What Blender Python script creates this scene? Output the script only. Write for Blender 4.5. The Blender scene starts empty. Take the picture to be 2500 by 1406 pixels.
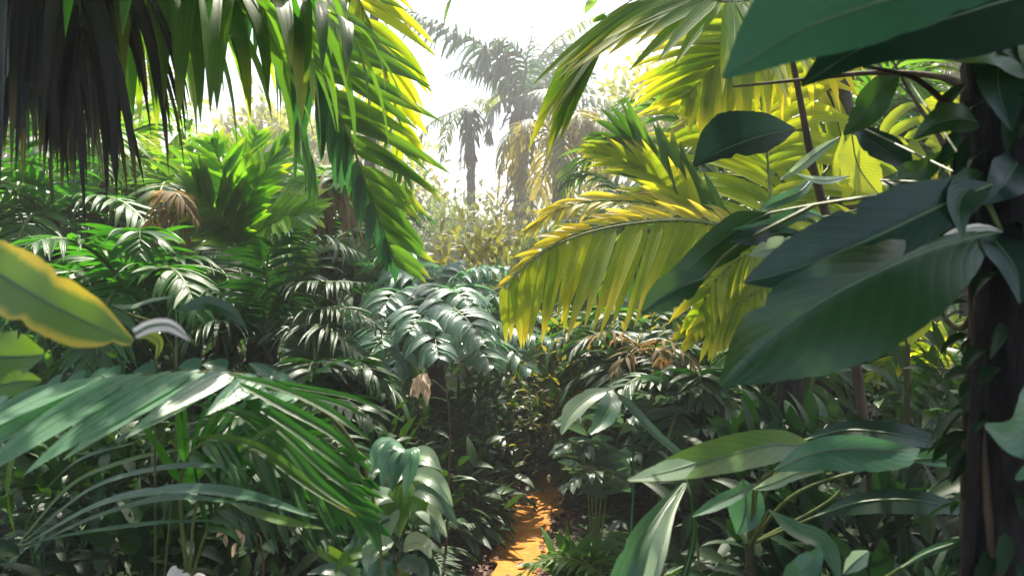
import bpy, math, random
import numpy as np
from mathutils import Vector
SC = bpy.context.scene
COL = SC.collection
RNG = np.random.default_rng(7)
random.seed(7)
F = 1800.0            # focal length in photo pixels (2500 px wide)
CH = 1.7              # camera height
def P(px, py, d):     # point that stands at photo pixel (px,py), d metres ahead
    return np.array([(px-1250.0)/F*d, d, CH-(py-703.0)/F*d])
def W(px, d): return px/F*d
def nz(v):
    v = np.asarray(v, float)
    return v/np.maximum(np.linalg.norm(v, axis=-1, keepdims=True), 1e-9)

# ---------------------------------------------------------------- mesh builder
class MB:
    def __init__(s): s.v=[]; s.f=[]; s.uv=[]; s.r=[]; s.n=0
    def grid(s, V, U, R):
        # V (N,a,b,3) U (N,a,b,2) R (N,2)
        N,a,b,_ = V.shape
        idx = np.arange(N*a*b).reshape(N,a,b)+s.n
        q = np.stack([idx[:,:-1,:-1],idx[:,:-1,1:],idx[:,1:,1:],idx[:,1:,:-1]],-1).reshape(-1,4)
        s.v.append(V.reshape(-1,3)); s.f.append(q)
        s.uv.append(U.reshape(-1,2)); s.r.append(np.repeat(R,a*b,0))
        s.n += N*a*b
    def build(s, name, mat, parent=None, smooth=True):
        V = np.concatenate(s.v) if s.v else np.zeros((0,3))
        Fc = np.concatenate(s.f) if s.f else np.zeros((0,4),int)
        U = np.concatenate(s.uv); R = np.concatenate(s.r)
        o = np.zeros(3)
        p = parent
        while p is not None:
            o = o+np.array(p.location); p = p.parent
        V = V-o
        me = bpy.data.meshes.new(name)
        me.vertices.add(len(V)); me.vertices.foreach_set('co', V.astype(np.float32).ravel())
        me.loops.add(len(Fc)*4); me.loops.foreach_set('vertex_index', Fc.astype(np.int32).ravel())
        me.polygons.add(len(Fc)); me.polygons.foreach_set('loop_start', (np.arange(len(Fc))*4).astype(np.int32))
        me.polygons.foreach_set('loop_total', np.full(len(Fc),4,np.int32))
        me.polygons.foreach_set('use_smooth', np.full(len(Fc),smooth,bool))
        a = me.uv_layers.new(name='UVMap'); a.data.foreach_set('uv', U[Fc.ravel()].astype(np.float32).ravel())
        b = me.uv_layers.new(name='rnd'); b.data.foreach_set('uv', R[Fc.ravel()].astype(np.float32).ravel())
        me.update(calc_edges=True); me.validate()
        me.materials.append(M[mat] if isinstance(mat,str) else mat)
        ob = bpy.data.objects.new(name, me); COL.objects.link(ob)
        if parent is not None: ob.parent = parent
        return ob

def thing(name, label, cat, loc=(0,0,0), group=None):
    o = bpy.data.objects.new(name, None); COL.objects.link(o)
    o.empty_display_size = .1
    o.location = Vector([float(c) for c in loc]); o['label']=label; o['category']=cat
    if group: o['group']=group
    return o

PROF = {
 'palm':  lambda v: np.minimum(1, .35+v*5)*(1-np.clip(v,0,1)**2.6)+.01,
 'strap': lambda v: np.minimum(1, .55+v*2.2)*(1-v**3)**.8+.01,
 'ovate': lambda v: np.sin(np.pi*np.clip(v,0,1)**.8)**.75*(1-.25*v)+.012,
 'lance': lambda v: np.sin(np.pi*np.clip(v,0,1)**.7)**.9+.012,
}
def blades(mb, base, d, nrm, L, Wd, droop=.5, segs=7, across=2, fold=.25, kind='palm', twist=0.0, r=None, wave=0.0, ragged=0.0):
    base=np.atleast_2d(base).astype(float); N=len(base)
    if N==0: return
    bc=lambda a: np.broadcast_to(np.asarray(a,float),(N,)).copy()
    d=nz(np.broadcast_to(d,(N,3))).copy(); n=np.broadcast_to(nrm,(N,3)).astype(float).copy()
    L=bc(L); Wd=bc(Wd); droop=bc(droop); twist=bc(twist)
    if r is None: r=RNG.random((N,2))
    else: r=np.clip(np.broadcast_to(r,(N,2))+RNG.normal(0,.12,(N,2)),0,1)
    u=np.linspace(-1,1,across+1)
    V=np.zeros((N,segs+1,across+1,3)); U=np.zeros((N,segs+1,across+1,2))
    p=base.copy(); dt=1.0/segs
    ph=RNG.random(N)*6.28
    pr=PROF[kind]
    for i in range(segs+1):
        v=i*dt
        n=n-(n*d).sum(1)[:,None]*d; n=nz(n)
        b=np.cross(d,n)
        a=twist*v
        bb=b*np.cos(a)[:,None]+n*np.sin(a)[:,None]; nn=n*np.cos(a)[:,None]-b*np.sin(a)[:,None]
        w=Wd*.5*pr(v)
        if ragged: w=w*(1+RNG.normal(0,ragged,N))
        off=fold*np.abs(u)**1.3
        for j,uj in enumerate(u):
            V[:,i,j]=p+bb*(w*uj)[:,None]*math.sqrt(max(.1,1-(fold*.8)**2))+nn*(w*off[j]+wave*w*np.sin(ph+v*9+uj*1.5)*abs(uj))[:,None]
            U[:,i,j,0]=(uj+1)/2; U[:,i,j,1]=v
        d=nz(d+np.array([0,0,-1.])*(droop*dt*(.5+v))[:,None])
        p=p+d*(L*dt)[:,None]
    mb.grid(V,U,r)

def spline(pts, n):
    pts=np.asarray(pts,float)
    if len(pts)==2: return pts[0]+(pts[1]-pts[0])*np.linspace(0,1,n)[:,None]
    Q=np.vstack([2*pts[0]-pts[1],pts,2*pts[-1]-pts[-2]])
    seg=np.linalg.norm(np.diff(pts,axis=0),axis=1); cum=np.concatenate([[0],np.cumsum(seg)]); cum/=cum[-1]
    out=[]
    for t in np.linspace(0,1,n):
        k=min(len(pts)-2,int(np.searchsorted(cum,t,side='right')-1)); x=(t-cum[k])/max(1e-9,cum[k+1]-cum[k])
        a,b,c,e=Q[k],Q[k+1],Q[k+2],Q[k+3]
        out.append(.5*((2*b)+(-a+c)*x+(2*a-5*b+4*c-e)*x*x+(-a+3*b-3*c+e)*x**3))
    return np.array(out)
def tangents(S): return nz(np.gradient(S,axis=0))

def tube(mb, pts, rad, k=6, n=None, r=(.5,.5), rough=0.0):
    n=n or max(8,len(pts)*5)
    S=spline(pts,n); T=tangents(S)
    rr=np.interp(np.linspace(0,1,n),np.linspace(0,1,len(np.atleast_1d(rad))),np.atleast_1d(rad)) if np.ndim(rad) else np.full(n,rad)
    up=np.array([.13,.2,.97]) if abs(T[0][2])<.9 else np.array([1.,.1,0])
    B=nz(np.cross(T,up)); Nn=np.cross(B,T)
    a=np.linspace(0,2*np.pi,k+1)
    ro=np.ones((n,k+1))
    if rough:
        ro=1+RNG.normal(0,rough,(n,k+1)); ro[:,-1]=ro[:,0]
    V=S[:,None]+(B[:,None]*np.cos(a)[None,:,None]+Nn[:,None]*np.sin(a)[None,:,None])*(rr[:,None]*ro)[:,:,None]
    U=np.zeros((n,k+1,2)); U[:,:,0]=a/(2*np.pi); U[:,:,1]=np.linspace(0,1,n)[:,None]
    mb.grid(V[None],U[None],np.array([r]))

def fprof(t):  return np.minimum(1,.4+2.4*t)*(1-np.clip((t-.5)/.5,0,1)**2*.72)
def frond_geo(mb, mr, pts, n=30, L=.5, Wd=.04, ang=(75,35), droop=.8, up=(0,0,1), sides=(1,-1), lift=.1, segs=6,
          kind='palm', prof=fprof, start=.06, rad=.012, jit=.08, fold=.3, r=None, across=2, twist=.3, Ls=None, ragged=0., miss=0.):
    pts=np.asarray(pts,float)
    S=spline(pts,80); T=tangents(S); up=np.asarray(up,float)
    Nn=nz(up-(T*up).sum(1)[:,None]*T); B=np.cross(T,Nn)
    if mr is not None: tube(mr, pts, [rad,rad*.8,rad*.25], 5)
    for s in sides:
        t=np.linspace(start,1,n)+RNG.normal(0,.35/n,n); t=np.clip(t,0,1)
        if miss: t=t[RNG.random(len(t))>miss]
        m=len(t); i=t*79; i0=np.clip(i.astype(int),0,78); fr=(i-i0)[:,None]
        b=S[i0]*(1-fr)+S[i0+1]*fr; TT=T[i0]; BB=B[i0]; NN=Nn[i0]
        a=np.radians(ang[0]+(ang[1]-ang[0])*t+RNG.normal(0,jit*60,m))[:,None]
        li=(lift+RNG.normal(0,jit,m))[:,None]
        d=TT*np.cos(a)+BB*s*np.sin(a)+NN*li
        nn=NN-BB*s*li*.5
        LL=L*(Ls[0] if (Ls and s>0) else Ls[1] if Ls else 1)*prof(t)*(1+RNG.normal(0,.09,m))
        blades(mb,b,d,nn,LL,Wd*(.6+.4*prof(t)),droop*(1+RNG.normal(0,.25,m)),segs,across,fold,kind,RNG.normal(0,twist,m),r,0.0,ragged)
def frond(root, pts, mat, rmat='stalk', name='frond', label=None, **k):
    mb=MB(); mr=MB(); frond_geo(mb,mr,pts,**k)
    o=mb.build(name,mat,root)
    if label: o['label']=label
    mr.build('midrib',rmat,o)
    return o
def arch(base, az, el, L, droop, n=7):
    d=np.array([math.cos(el)*math.sin(az),math.cos(el)*math.cos(az),math.sin(el)]); p=np.array(base,float); out=[p.copy()]
    for i in range(n-1):
        p=p+d*L/(n-1); out.append(p.copy()); d=nz(d+np.array([0,0,-1])*droop/(n-1)*(1+i*.25))
    return np.array(out)

def leafgeo(mb, mr, mid, wl, wr, nrm=(0,-1,.35), segs=44, across=10, fold=.18, curl=0.0, wave=.05, r=(.5,.5), tear=None, rib=.004, wfreq=7.):
    """broad leaf: mid = world points base->tip, wl / wr = half widths in metres left / right of it"""
    S=spline(mid,segs+1); T=tangents(S); n=np.asarray(nrm,float)
    if n.ndim==2: n=np.array([np.interp(np.linspace(0,1,segs+1),np.linspace(0,1,len(n)),n[:,c]) for c in range(3)]).T
    else: n=np.broadcast_to(n,(segs+1,3))
    Nn=nz(n-(T*n).sum(1)[:,None]*T); B=np.cross(T,Nn)
    t=np.linspace(0,1,segs+1)
    def wi(w):
        w=np.asarray(w,float); x=np.linspace(0,1,len(w)); return np.maximum(np.interp(t,x,w),.0006)
    def sm(w):   # smooth but keep ends
        o=w.copy()
        for _ in range(2): o[1:-1]=(o[:-2]+2*o[1:-1]+o[2:])/4
        return o
    WL=sm(wi(wl)); WR=sm(wi(wr)); ph=RNG.random()*6
    for _ in range(RNG.integers(0,4)):          # insect nicks and splits along the margin
        k=np.exp(-((t-RNG.uniform(.2,.9))/RNG.uniform(.012,.03))**2)*RNG.uniform(.06,.3)
        if RNG.random()<.5: WL=WL*(1-k)
        else: WR=WR*(1-k)
    WL=WL*(1+RNG.normal(0,.012,segs+1)); WR=WR*(1+RNG.normal(0,.012,segs+1))
    if tear:
        for (tt,side,amt) in tear:
            k=np.exp(-((t-tt)/.022)**2)*amt
            if side<0: WL=WL*(1-k)
            else: WR=WR*(1-k)
    u=np.linspace(-1,1,across+1)
    V=np.zeros((segs+1,across+1,3)); U=np.zeros((segs+1,across+1,2))
    for j,uj in enumerate(u):
        w=(WL if uj<0 else WR)*abs(uj); sg=-1 if uj<0 else 1
        z=fold*w+curl*w*abs(uj)+wave*(WL+WR)*.5*np.sin(ph+t*wfreq*(1+.3*sg)+sg)*uj*uj
        V[:,j]=S+B*(w*sg)[:,None]+Nn*z[:,None]; U[:,j,0]=(uj+1)/2; U[:,j,1]=t
    mb.grid(V[None],U[None],np.array([r]))
    if mr is not None:
        S2=S-Nn*rib*.2
        tube(mr,S2[::4] if len(S2[::4])>2 else S2,[rib*1.3,rib,rib*.3],6,n=segs)
def leaf(root, mid, wl, wr=None, mat='leaf_dark', d=None, name='leaf', label=None, stalk=None, smat='stalk', rib=.003, ribmat='rib', **k):
    """mid in (px,py,depth); widths in photo pixels at the mean depth"""
    md=np.mean([m[2] for m in mid]); wr=wl if wr is None else wr
    if mid[-1][0]<mid[0][0]: wl,wr=wr,wl      # wl is always the upper side
    pts=np.array([P(*m) for m in mid]); mb=MB(); mr=MB()
    leafgeo(mb,mr,pts,np.array(wl)/F*md,np.array(wr)/F*md,rib=rib,**k)
    o=mb.build(name,mat,root)
    if label: o['label']=label
    mr.build('midrib',ribmat,o)
    if stalk is not None:
        m2=MB(); tube(m2,[pts[0]]+[P(*s) if s[2]>0 else np.array(s) for s in stalk],[rib*1.4,rib*2.2],6); m2.build('leaf_stalk',smat,o)
    return o
# ---------------------------------------------------------------- materials
M = {}
def newmat(name):
    m=bpy.data.materials.new(name); m.use_nodes=True; nt=m.node_tree; nt.nodes.clear(); M[name]=m
    return m,nt,nt.nodes.new('ShaderNodeOutputMaterial')
def nd(nt,t,**k):
    n=nt.nodes.new(t)
    for a,b in k.items():
        if a.startswith('_'): setattr(n,a[1:],b)
        else: n.inputs[a.replace('__',' ')].default_value=b
    return n
def mathn(nt,op,a,b=None,c=None,clamp=False):
    n=nt.nodes.new('ShaderNodeMath'); n.operation=op; n.use_clamp=clamp
    for i,x in enumerate((a,b,c)):
        if x is None: continue
        if hasattr(x,'is_linked'): nt.links.new(x,n.inputs[i])
        else: n.inputs[i].default_value=x
    return n.outputs[0]
def mixc(nt,f,a,b,mode='MIX'):
    n=nt.nodes.new('ShaderNodeMix'); n.data_type='RGBA'; n.blend_type=mode
    for i,x in ((0,f),(6,a),(7,b)):
        if hasattr(x,'is_linked'): nt.links.new(x,n.inputs[i])
        else: n.inputs[i].default_value=x if i==0 else (*x,1)
    return n.outputs[2]
def leafmat(name, c1, c2, tip=None, tip0=.75, trans=.4, tcol=(1.5,1.25,.35), rough=.36, vein='par', vf=26., spots=.0, spotcol=(.16,.09,.03), spec=.5, bump=.35, edge=None, edgew=.12, under=None, vstr=.35):
    m,nt,out=newmat(name); L=nt.links
    uv=nd(nt,'ShaderNodeUVMap'); uv.uv_map='UVMap'; rn=nd(nt,'ShaderNodeUVMap'); rn.uv_map='rnd'
    s=nd(nt,'ShaderNodeSeparateXYZ'); L.new(uv.outputs[0],s.inputs[0]); u,v=s.outputs[0],s.outputs[1]
    s2=nd(nt,'ShaderNodeSeparateXYZ'); L.new(rn.outputs[0],s2.inputs[0]); r1,r2=s2.outputs[0],s2.outputs[1]
    geo=nd(nt,'ShaderNodeNewGeometry')
    tc=nd(nt,'ShaderNodeTexCoord')
    no=nd(nt,'ShaderNodeTexNoise',Scale=6.,Detail=3.); L.new(tc.outputs['Object'],no.inputs['Vector'])
    f=mathn(nt,'ADD',mathn(nt,'MULTIPLY',r1,.75),mathn(nt,'MULTIPLY_ADD',no.outputs[0],.9,-.32),clamp=True)
    col=mixc(nt,f,c1,c2)
    if vein=='par':
        w=mathn(nt,'SINE',mathn(nt,'MULTIPLY',u,vf))
        fine=nd(nt,'ShaderNodeTexNoise',Scale=1.,Detail=2.)
        cm=nd(nt,'ShaderNodeCombineXYZ'); L.new(mathn(nt,'MULTIPLY',u,34.),cm.inputs[0]); L.new(mathn(nt,'MULTIPLY',v,2.2),cm.inputs[1]); L.new(mathn(nt,'MULTIPLY',r2,40.),cm.inputs[2])
        L.new(cm.outputs[0],fine.inputs['Vector'])
        w=mathn(nt,'ADD',mathn(nt,'MULTIPLY',w,.35),fine.outputs[0])
    else:
        au=mathn(nt,'ABSOLUTE',mathn(nt,'SUBTRACT',u,.5))
        ph=mathn(nt,'SUBTRACT',mathn(nt,'MULTIPLY',v,vf*3),mathn(nt,'MULTIPLY',au,vf*(1.6 if vein=='pin' else .5)))
        w=mathn(nt,'POWER',mathn(nt,'ABSOLUTE',mathn(nt,'SINE',ph)),.45)
        rib=mathn(nt,'LESS_THAN',au,.012)
        w=mathn(nt,'SUBTRACT',w,mathn(nt,'MULTIPLY',rib,-.6))
    col=mixc(nt,mathn(nt,'MULTIPLY',mathn(nt,'SUBTRACT',1.,w,clamp=True),vstr),col,tuple(min(1,c*1.9+.01) for c in c2) if vein!='par' else tuple(c*.45 for c in c1))
    if edge:
        au=mathn(nt,'ABSOLUTE',mathn(nt,'SUBTRACT',u,.5))
        nn=nd(nt,'ShaderNodeTexNoise',Scale=9.,Detail=5.); L.new(tc.outputs['Object'],nn.inputs['Vector'])
        e=mathn(nt,'ADD',au,mathn(nt,'MULTIPLY',mathn(nt,'SUBTRACT',nn.outputs[0],.5),.34))
        mr_=nd(nt,'ShaderNodeMapRange'); mr_.inputs[1].default_value=.5-edgew; mr_.inputs[2].default_value=.5-edgew*.35; L.new(e,mr_.inputs[0])
        col=mixc(nt,mr_.outputs[0],col,edge)
    if tip:
        mr_=nd(nt,'ShaderNodeMapRange'); mr_.inputs[1].default_value=tip0; mr_.inputs[2].default_value=1.0
        t=mathn(nt,'ADD',v,mathn(nt,'MULTIPLY',mathn(nt,'SUBTRACT',r2,.5),.5)); L.new(t,mr_.inputs[0])
        col=mixc(nt,mr_.outputs[0],col,tip)
    if spots:
        vo=nd(nt,'ShaderNodeTexNoise',Scale=22.,Detail=4.,Roughness=.7); L.new(tc.outputs['Object'],vo.inputs['Vector'])
        mr_=nd(nt,'ShaderNodeMapRange'); mr_.inputs[1].default_value=.72-spots*.2; mr_.inputs[2].default_value=.76-spots*.2; L.new(vo.outputs[0],mr_.inputs[0])
        col=mixc(nt,mr_.outputs[0],col,spotcol)
    ucol=mixc(nt,mathn(nt,'MULTIPLY',geo.outputs['Backfacing'],.55),col,under or tuple(min(1,c*1.25+.02) for c in c2))
    bp=nd(nt,'ShaderNodeBump',Strength=bump,Distance=.004); L.new(w,bp.inputs['Height'])
    pb=nd(nt,'ShaderNodeBsdfPrincipled'); L.new(ucol,pb.inputs['Base Color']); L.new(bp.outputs[0],pb.inputs['Normal'])
    rv=mathn(nt,'ADD',mathn(nt,'MULTIPLY',no.outputs[0],.22),rough-.1); L.new(rv,pb.inputs['Roughness'])
    pb.inputs['Specular IOR Level'].default_value=spec
    tr=nd(nt,'ShaderNodeBsdfTranslucent'); tl=mixc(nt,1.,col,tcol,'MULTIPLY')
    tl=mixc(nt,1.,tl,(1.9,1.9,1.9),'MULTIPLY'); L.new(tl,tr.inputs[0])
    mx=nd(nt,'ShaderNodeMixShader'); mx.inputs[0].default_value=trans; L.new(pb.outputs[0],mx.inputs[1]); L.new(tr.outputs[0],mx.inputs[2]); L.new(mx.outputs[0],out.inputs[0])
    return m
def solidmat(name,c1,c2,scale=8.,rough=.7,bump=.5,stretch=(1,1,1),detail=6.,dist=.02,spec=.3):
    m,nt,out=newmat(name); L=nt.links
    tc=nd(nt,'ShaderNodeTexCoord'); mp=nd(nt,'ShaderNodeMapping'); mp.inputs['Scale'].default_value=stretch; L.new(tc.outputs['Object'],mp.inputs[0])
    no=nd(nt,'ShaderNodeTexNoise',Scale=scale,Detail=detail,Roughness=.65); L.new(mp.outputs[0],no.inputs['Vector'])
    mr_=nd(nt,'ShaderNodeMapRange'); mr_.inputs[1].default_value=.35; mr_.inputs[2].default_value=.65; L.new(no.outputs[0],mr_.inputs[0])
    col=mixc(nt,mr_.outputs[0],c1,c2)
    pb=nd(nt,'ShaderNodeBsdfPrincipled'); L.new(col,pb.inputs['Base Color']); pb.inputs['Roughness'].default_value=rough; pb.inputs['Specular IOR Level'].default_value=spec
    bp=nd(nt,'ShaderNodeBump',Strength=bump,Distance=dist); L.new(no.outputs[0],bp.inputs['Height']); L.new(bp.outputs[0],pb.inputs['Normal'])
    L.new(pb.outputs[0],out.inputs[0]); return m

# palms
leafmat('palm_mid',(.025,.11,.012),(.065,.19,.03),trans=.4,rough=.36,spec=.45,tcol=(1.,1.3,.35))
leafmat('palm_green',(.045,.13,.018),(.12,.23,.035),tip=(.30,.34,.05),tip0=.85,trans=.46,tcol=(1.05,1.1,.42),rough=.36,spots=.06)
leafmat('palm_lime',(.08,.22,.02),(.17,.32,.03),tip=(.30,.36,.04),tip0=.8,trans=.5,tcol=(1.15,1.2,.3))
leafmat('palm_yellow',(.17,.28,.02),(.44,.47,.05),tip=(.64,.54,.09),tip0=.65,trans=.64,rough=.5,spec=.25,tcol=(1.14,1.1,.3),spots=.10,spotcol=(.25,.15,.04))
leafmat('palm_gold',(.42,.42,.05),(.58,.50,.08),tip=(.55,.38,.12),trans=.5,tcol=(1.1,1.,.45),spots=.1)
leafmat('palm_dark',(.012,.055,.010),(.03,.095,.02),trans=.25,rough=.36,spec=.5,tcol=(1.,1.3,.4))
leafmat('palm_teal',(.025,.10,.045),(.06,.17,.08),trans=.4,rough=.34,spec=.55,tcol=(1.,1.3,.5))
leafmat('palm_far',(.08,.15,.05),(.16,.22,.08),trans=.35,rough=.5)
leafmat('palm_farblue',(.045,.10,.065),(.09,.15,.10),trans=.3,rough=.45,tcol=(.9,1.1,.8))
leafmat('palm_olive',(.12,.13,.04),(.23,.22,.08),tip=(.3,.24,.1),trans=.4,rough=.5)
leafmat('dead',(.16,.11,.06),(.34,.25,.13),trans=.3,rough=.7,spec=.2,tcol=(1.2,1.,.6))
leafmat('thatch',(.008,.008,.009),(.026,.024,.018),tip=(.12,.11,.04),tip0=.85,trans=.12,rough=.5,spec=.35)
leafmat('palm_silver',(.09,.18,.13),(.23,.34,.27),trans=.3,rough=.3,spec=.8,tcol=(.9,1.2,.7))  # pale base colour carries part of the white-teal highlights
# broad leaves
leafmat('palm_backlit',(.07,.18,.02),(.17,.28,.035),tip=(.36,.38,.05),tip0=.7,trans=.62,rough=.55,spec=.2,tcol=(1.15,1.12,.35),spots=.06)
leafmat('leaf_shade',(.005,.020,.005),(.013,.042,.010),trans=.15,rough=.5,vein='pin',vf=10,bump=.1,spec=.22,tcol=(1,1.2,.5),spots=.15,spotcol=(.05,.035,.02),vstr=.2)  # near-black green: deep shade of the low foliage is put into the colour
leafmat('leaf_top',(.03,.10,.055),(.055,.15,.085),trans=.4,rough=.4,vein='pin',vf=7,bump=.04,spec=.45,tcol=(.9,1.2,.6),vstr=.06)
leafmat('palm_sheen',(.12,.27,.15),(.26,.43,.29),trans=.3,rough=.27,spec=1.0,tcol=(.8,1.2,.6))  # lightened base colour carries part of the sky sheen
leafmat('leaf_grey',(.035,.075,.045),(.08,.13,.085),trans=.25,rough=.34,vein='pin',vf=14,bump=.2,spec=.55,tcol=(.9,1.1,.6))
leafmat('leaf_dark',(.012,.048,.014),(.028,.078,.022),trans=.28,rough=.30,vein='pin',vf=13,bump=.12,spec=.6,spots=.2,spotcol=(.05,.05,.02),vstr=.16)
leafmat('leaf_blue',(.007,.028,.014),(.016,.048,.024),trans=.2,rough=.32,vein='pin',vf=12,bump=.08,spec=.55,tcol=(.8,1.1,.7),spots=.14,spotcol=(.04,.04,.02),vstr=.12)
leafmat('leaf_mid',(.045,.12,.02),(.10,.20,.035),trans=.4,rough=.34,vein='pin',vf=11,bump=.12,vstr=.15,spots=.1)
leafmat('leaf_teal',(.04,.11,.06),(.09,.19,.12),trans=.35,rough=.32,vein='pin',vf=11,bump=.12,spec=.6,tcol=(.9,1.2,.6),vstr=.15,spots=.06)
leafmat('leaf_pale',(.22,.32,.2),(.36,.44,.32),trans=.35,rough=.33,vein='pin',vf=16,bump=.15,spec=.6,tcol=(1,1.1,.8))
leafmat('leaf_yellow',(.13,.22,.02),(.26,.32,.04),trans=.42,rough=.4,vein='pin',vf=18,bump=.2,spots=.1)
leafmat('banana',(.055,.14,.012),(.10,.20,.02),trans=.4,rough=.36,vein='pin',vf=30,bump=.15,edge=(.40,.36,.04),edgew=.17,vstr=.12,spots=.1)
leafmat('strap',(.04,.11,.05),(.10,.20,.10),trans=.35,rough=.34,vf=30,spec=.6,tcol=(.9,1.2,.6),bump=.2)
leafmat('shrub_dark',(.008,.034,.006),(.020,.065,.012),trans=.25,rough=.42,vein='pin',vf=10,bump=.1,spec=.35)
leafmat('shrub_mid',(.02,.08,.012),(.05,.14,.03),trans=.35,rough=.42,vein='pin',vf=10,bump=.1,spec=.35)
leafmat('shrub_olive',(.07,.09,.025),(.16,.17,.05),trans=.4,rough=.45,vein='pin',vf=10,bump=.1)
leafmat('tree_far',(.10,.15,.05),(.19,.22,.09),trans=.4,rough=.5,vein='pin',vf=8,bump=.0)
leafmat('white_leaf_and_highlight',(.8,.74,.72),(.85,.8,.8),trans=.4,rough=.5,vf=9,bump=.1,tcol=(1,1,1),spec=.3)
leafmat('blossom_dead',(.34,.25,.16),(.55,.43,.30),trans=.3,rough=.6,vf=9,bump=.2,spec=.3,tcol=(1,1,1))
leafmat('litter',(.09,.045,.03),(.24,.13,.085),trans=.1,rough=.6,vf=9,bump=.2,spec=.3,tcol=(1,1,1))
solidmat('stalk',(.07,.12,.03),(.16,.18,.06),20,.45,.2,(1,1,.2))
solidmat('rib',(.10,.17,.08),(.15,.22,.11),20,.4,.1)
solidmat('stalk_dark',(.03,.035,.015),(.07,.06,.03),20,.5,.3)
solidmat('stem_brown',(.05,.035,.025),(.12,.08,.05),14,.7,.6,(1,1,.3))
solidmat('bark',(.008,.007,.008),(.045,.036,.034),26,.85,1.,(1,1,.22),dist=.05,detail=10)
solidmat('bark_palm',(.04,.037,.032),(.11,.10,.085),7,.85,1.,(1,1,2.2),dist=.04)
solidmat('bark_warm',(.12,.07,.03),(.26,.17,.07),12,.8,1.,(1,1,1.5),dist=.03)
solidmat('soil',(.022,.015,.011),(.07,.045,.03),7,.95,1.,dist=.06)
solidmat('sand',(.46,.18,.028),(.66,.29,.06),6,.95,1.,dist=.05,detail=12)
# ---------------------------------------------------------------- plant kinds
def palm(name,label,cat,base,H,r0,nf,L,LL,Wd,mat,trunkmat='bark_palm',lean=(0,0),els=(80,-20),droop=1.6,n=26,az0=0,azs=None,hangs=0,hangmat='thatch',ldroop=.9,segs=5,group=None,ang=(70,35),r=None,rad=.02,topr=.7,sub=True,boots=0):
    t=thing(name,label,cat,base,group=group); b=np.array(base,float)
    top=b+np.array([lean[0],lean[1],H])
    if H>.05:
        mt=MB(); mid=(b+top)/2+np.array([lean[0]*.15,0,0])
        k=max(16,int(H*9)); tube(mt,[b-[0,0,.05],mid,top+[0,0,.05]],[r0*1.25]+[r0*(1-(1-topr)*i/10)*(1.07 if i%2 else .95) for i in range(12)],9,n=k,rough=.05)
        mt.build('trunk',trunkmat,t)
    if boots:
        mo=MB(); bb=[];dd=[]
        for i in range(boots):
            a=i*2.4; z=H*(.25+.75*i/boots); q=b+np.array(lean+(0,))*z/H+[0,0,z] if H else b
            bb.append(q+np.array([math.cos(a),math.sin(a),0])*r0*.8); dd.append([math.cos(a)*.7,math.sin(a)*.7,.6])
        blades(mo,np.array(bb),np.array(dd),[0,0,1],r0*3,r0*1.3,2.2,4,2,.3,'strap',r=[.4,.2]); o=mo.build('leaf_base','thatch' if trunkmat!='bark_warm' else 'dead',t); 
    for i in range(nf):
        az=(azs[i] if azs else az0+i*2.39996+RNG.normal(0,.12)); f=(i+.5)/nf
        el=math.radians(els[0]+(els[1]-els[0])*f+RNG.normal(0,4))
        l=L*(.85+.25*RNG.random())*(.8+.3*math.sin(math.pi*f))
        pts=arch(top+nz([math.sin(az),math.cos(az),0])*r0*.5,az,el,l,droop*(1+.2*RNG.normal()))
        frond(t,pts,mat,n=n,L=LL,Wd=Wd,droop=ldroop,segs=segs,rad=rad,ang=ang,r=r)
    for i in range(hangs):
        az=az0+i*2.1; pts=arch(top-[0,0,.1],az,-.9-.3*RNG.random(),L*.7,1.5)
        frond(t,pts,hangmat,n=n//2,L=LL*.8,Wd=Wd,droop=1.5,segs=4,rad=rad,name='dead_frond')
    return t
def fern(name,label,cat,base,nf,L,LL,Wd,mat,group=None,els=(75,15),droop=1.5,n=22,az0=0,azs=None,stem=.0,**k):
    t=thing(name,label,cat,base,group=group)
    for i in range(nf):
        az=azs[i] if azs else az0+i*2.39996; f=(i+.5)/nf
        pts=arch(np.array(base)+[0,0,stem],az,math.radians(els[0]+(els[1]-els[0])*f),L*(.8+.3*RNG.random()),droop)
        frond(t,pts,mat,n=n,L=LL,Wd=Wd,rad=k.get('rad',.006),droop=k.get('ldroop',.6),segs=k.get('segs',4),kind=k.get('kind','lance'),ang=k.get('ang',(75,50)),fold=.2,r=k.get('r'))
    return t
def strapplant(name,label,cat,base,nl,L,Wd,mat,group=None,els=(85,25),droop=1.6,az0=0,segs=12,kind='strap',stem=0,fold=.35,r=None):
    t=thing(name,label,cat,base,group=group)
    for i in range(nl):
        mb=MB(); az=az0+i*2.39996+RNG.normal(0,.1); f=(i+.5)/nl; el=math.radians(els[0]+(els[1]-els[0])*f)
        d=[math.cos(el)*math.sin(az),math.cos(el)*math.cos(az),math.sin(el)]
        blades(mb,[np.array(base)+[0,0,stem*(1-f*.6)]],[d],[0,0,1],L*(.8+.35*RNG.random()),Wd*(.8+.3*RNG.random()),droop*(1+.2*RNG.normal()),segs,6,fold,kind,RNG.normal(0,.4),r,wave=.08)
        mb.build('leaf',mat,t)
    if stem:
        mt=MB(); tube(mt,[base,np.array(base)+[0,0,stem]],[.02,.012]); mt.build('stem','stalk_dark',t)
    return t
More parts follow.
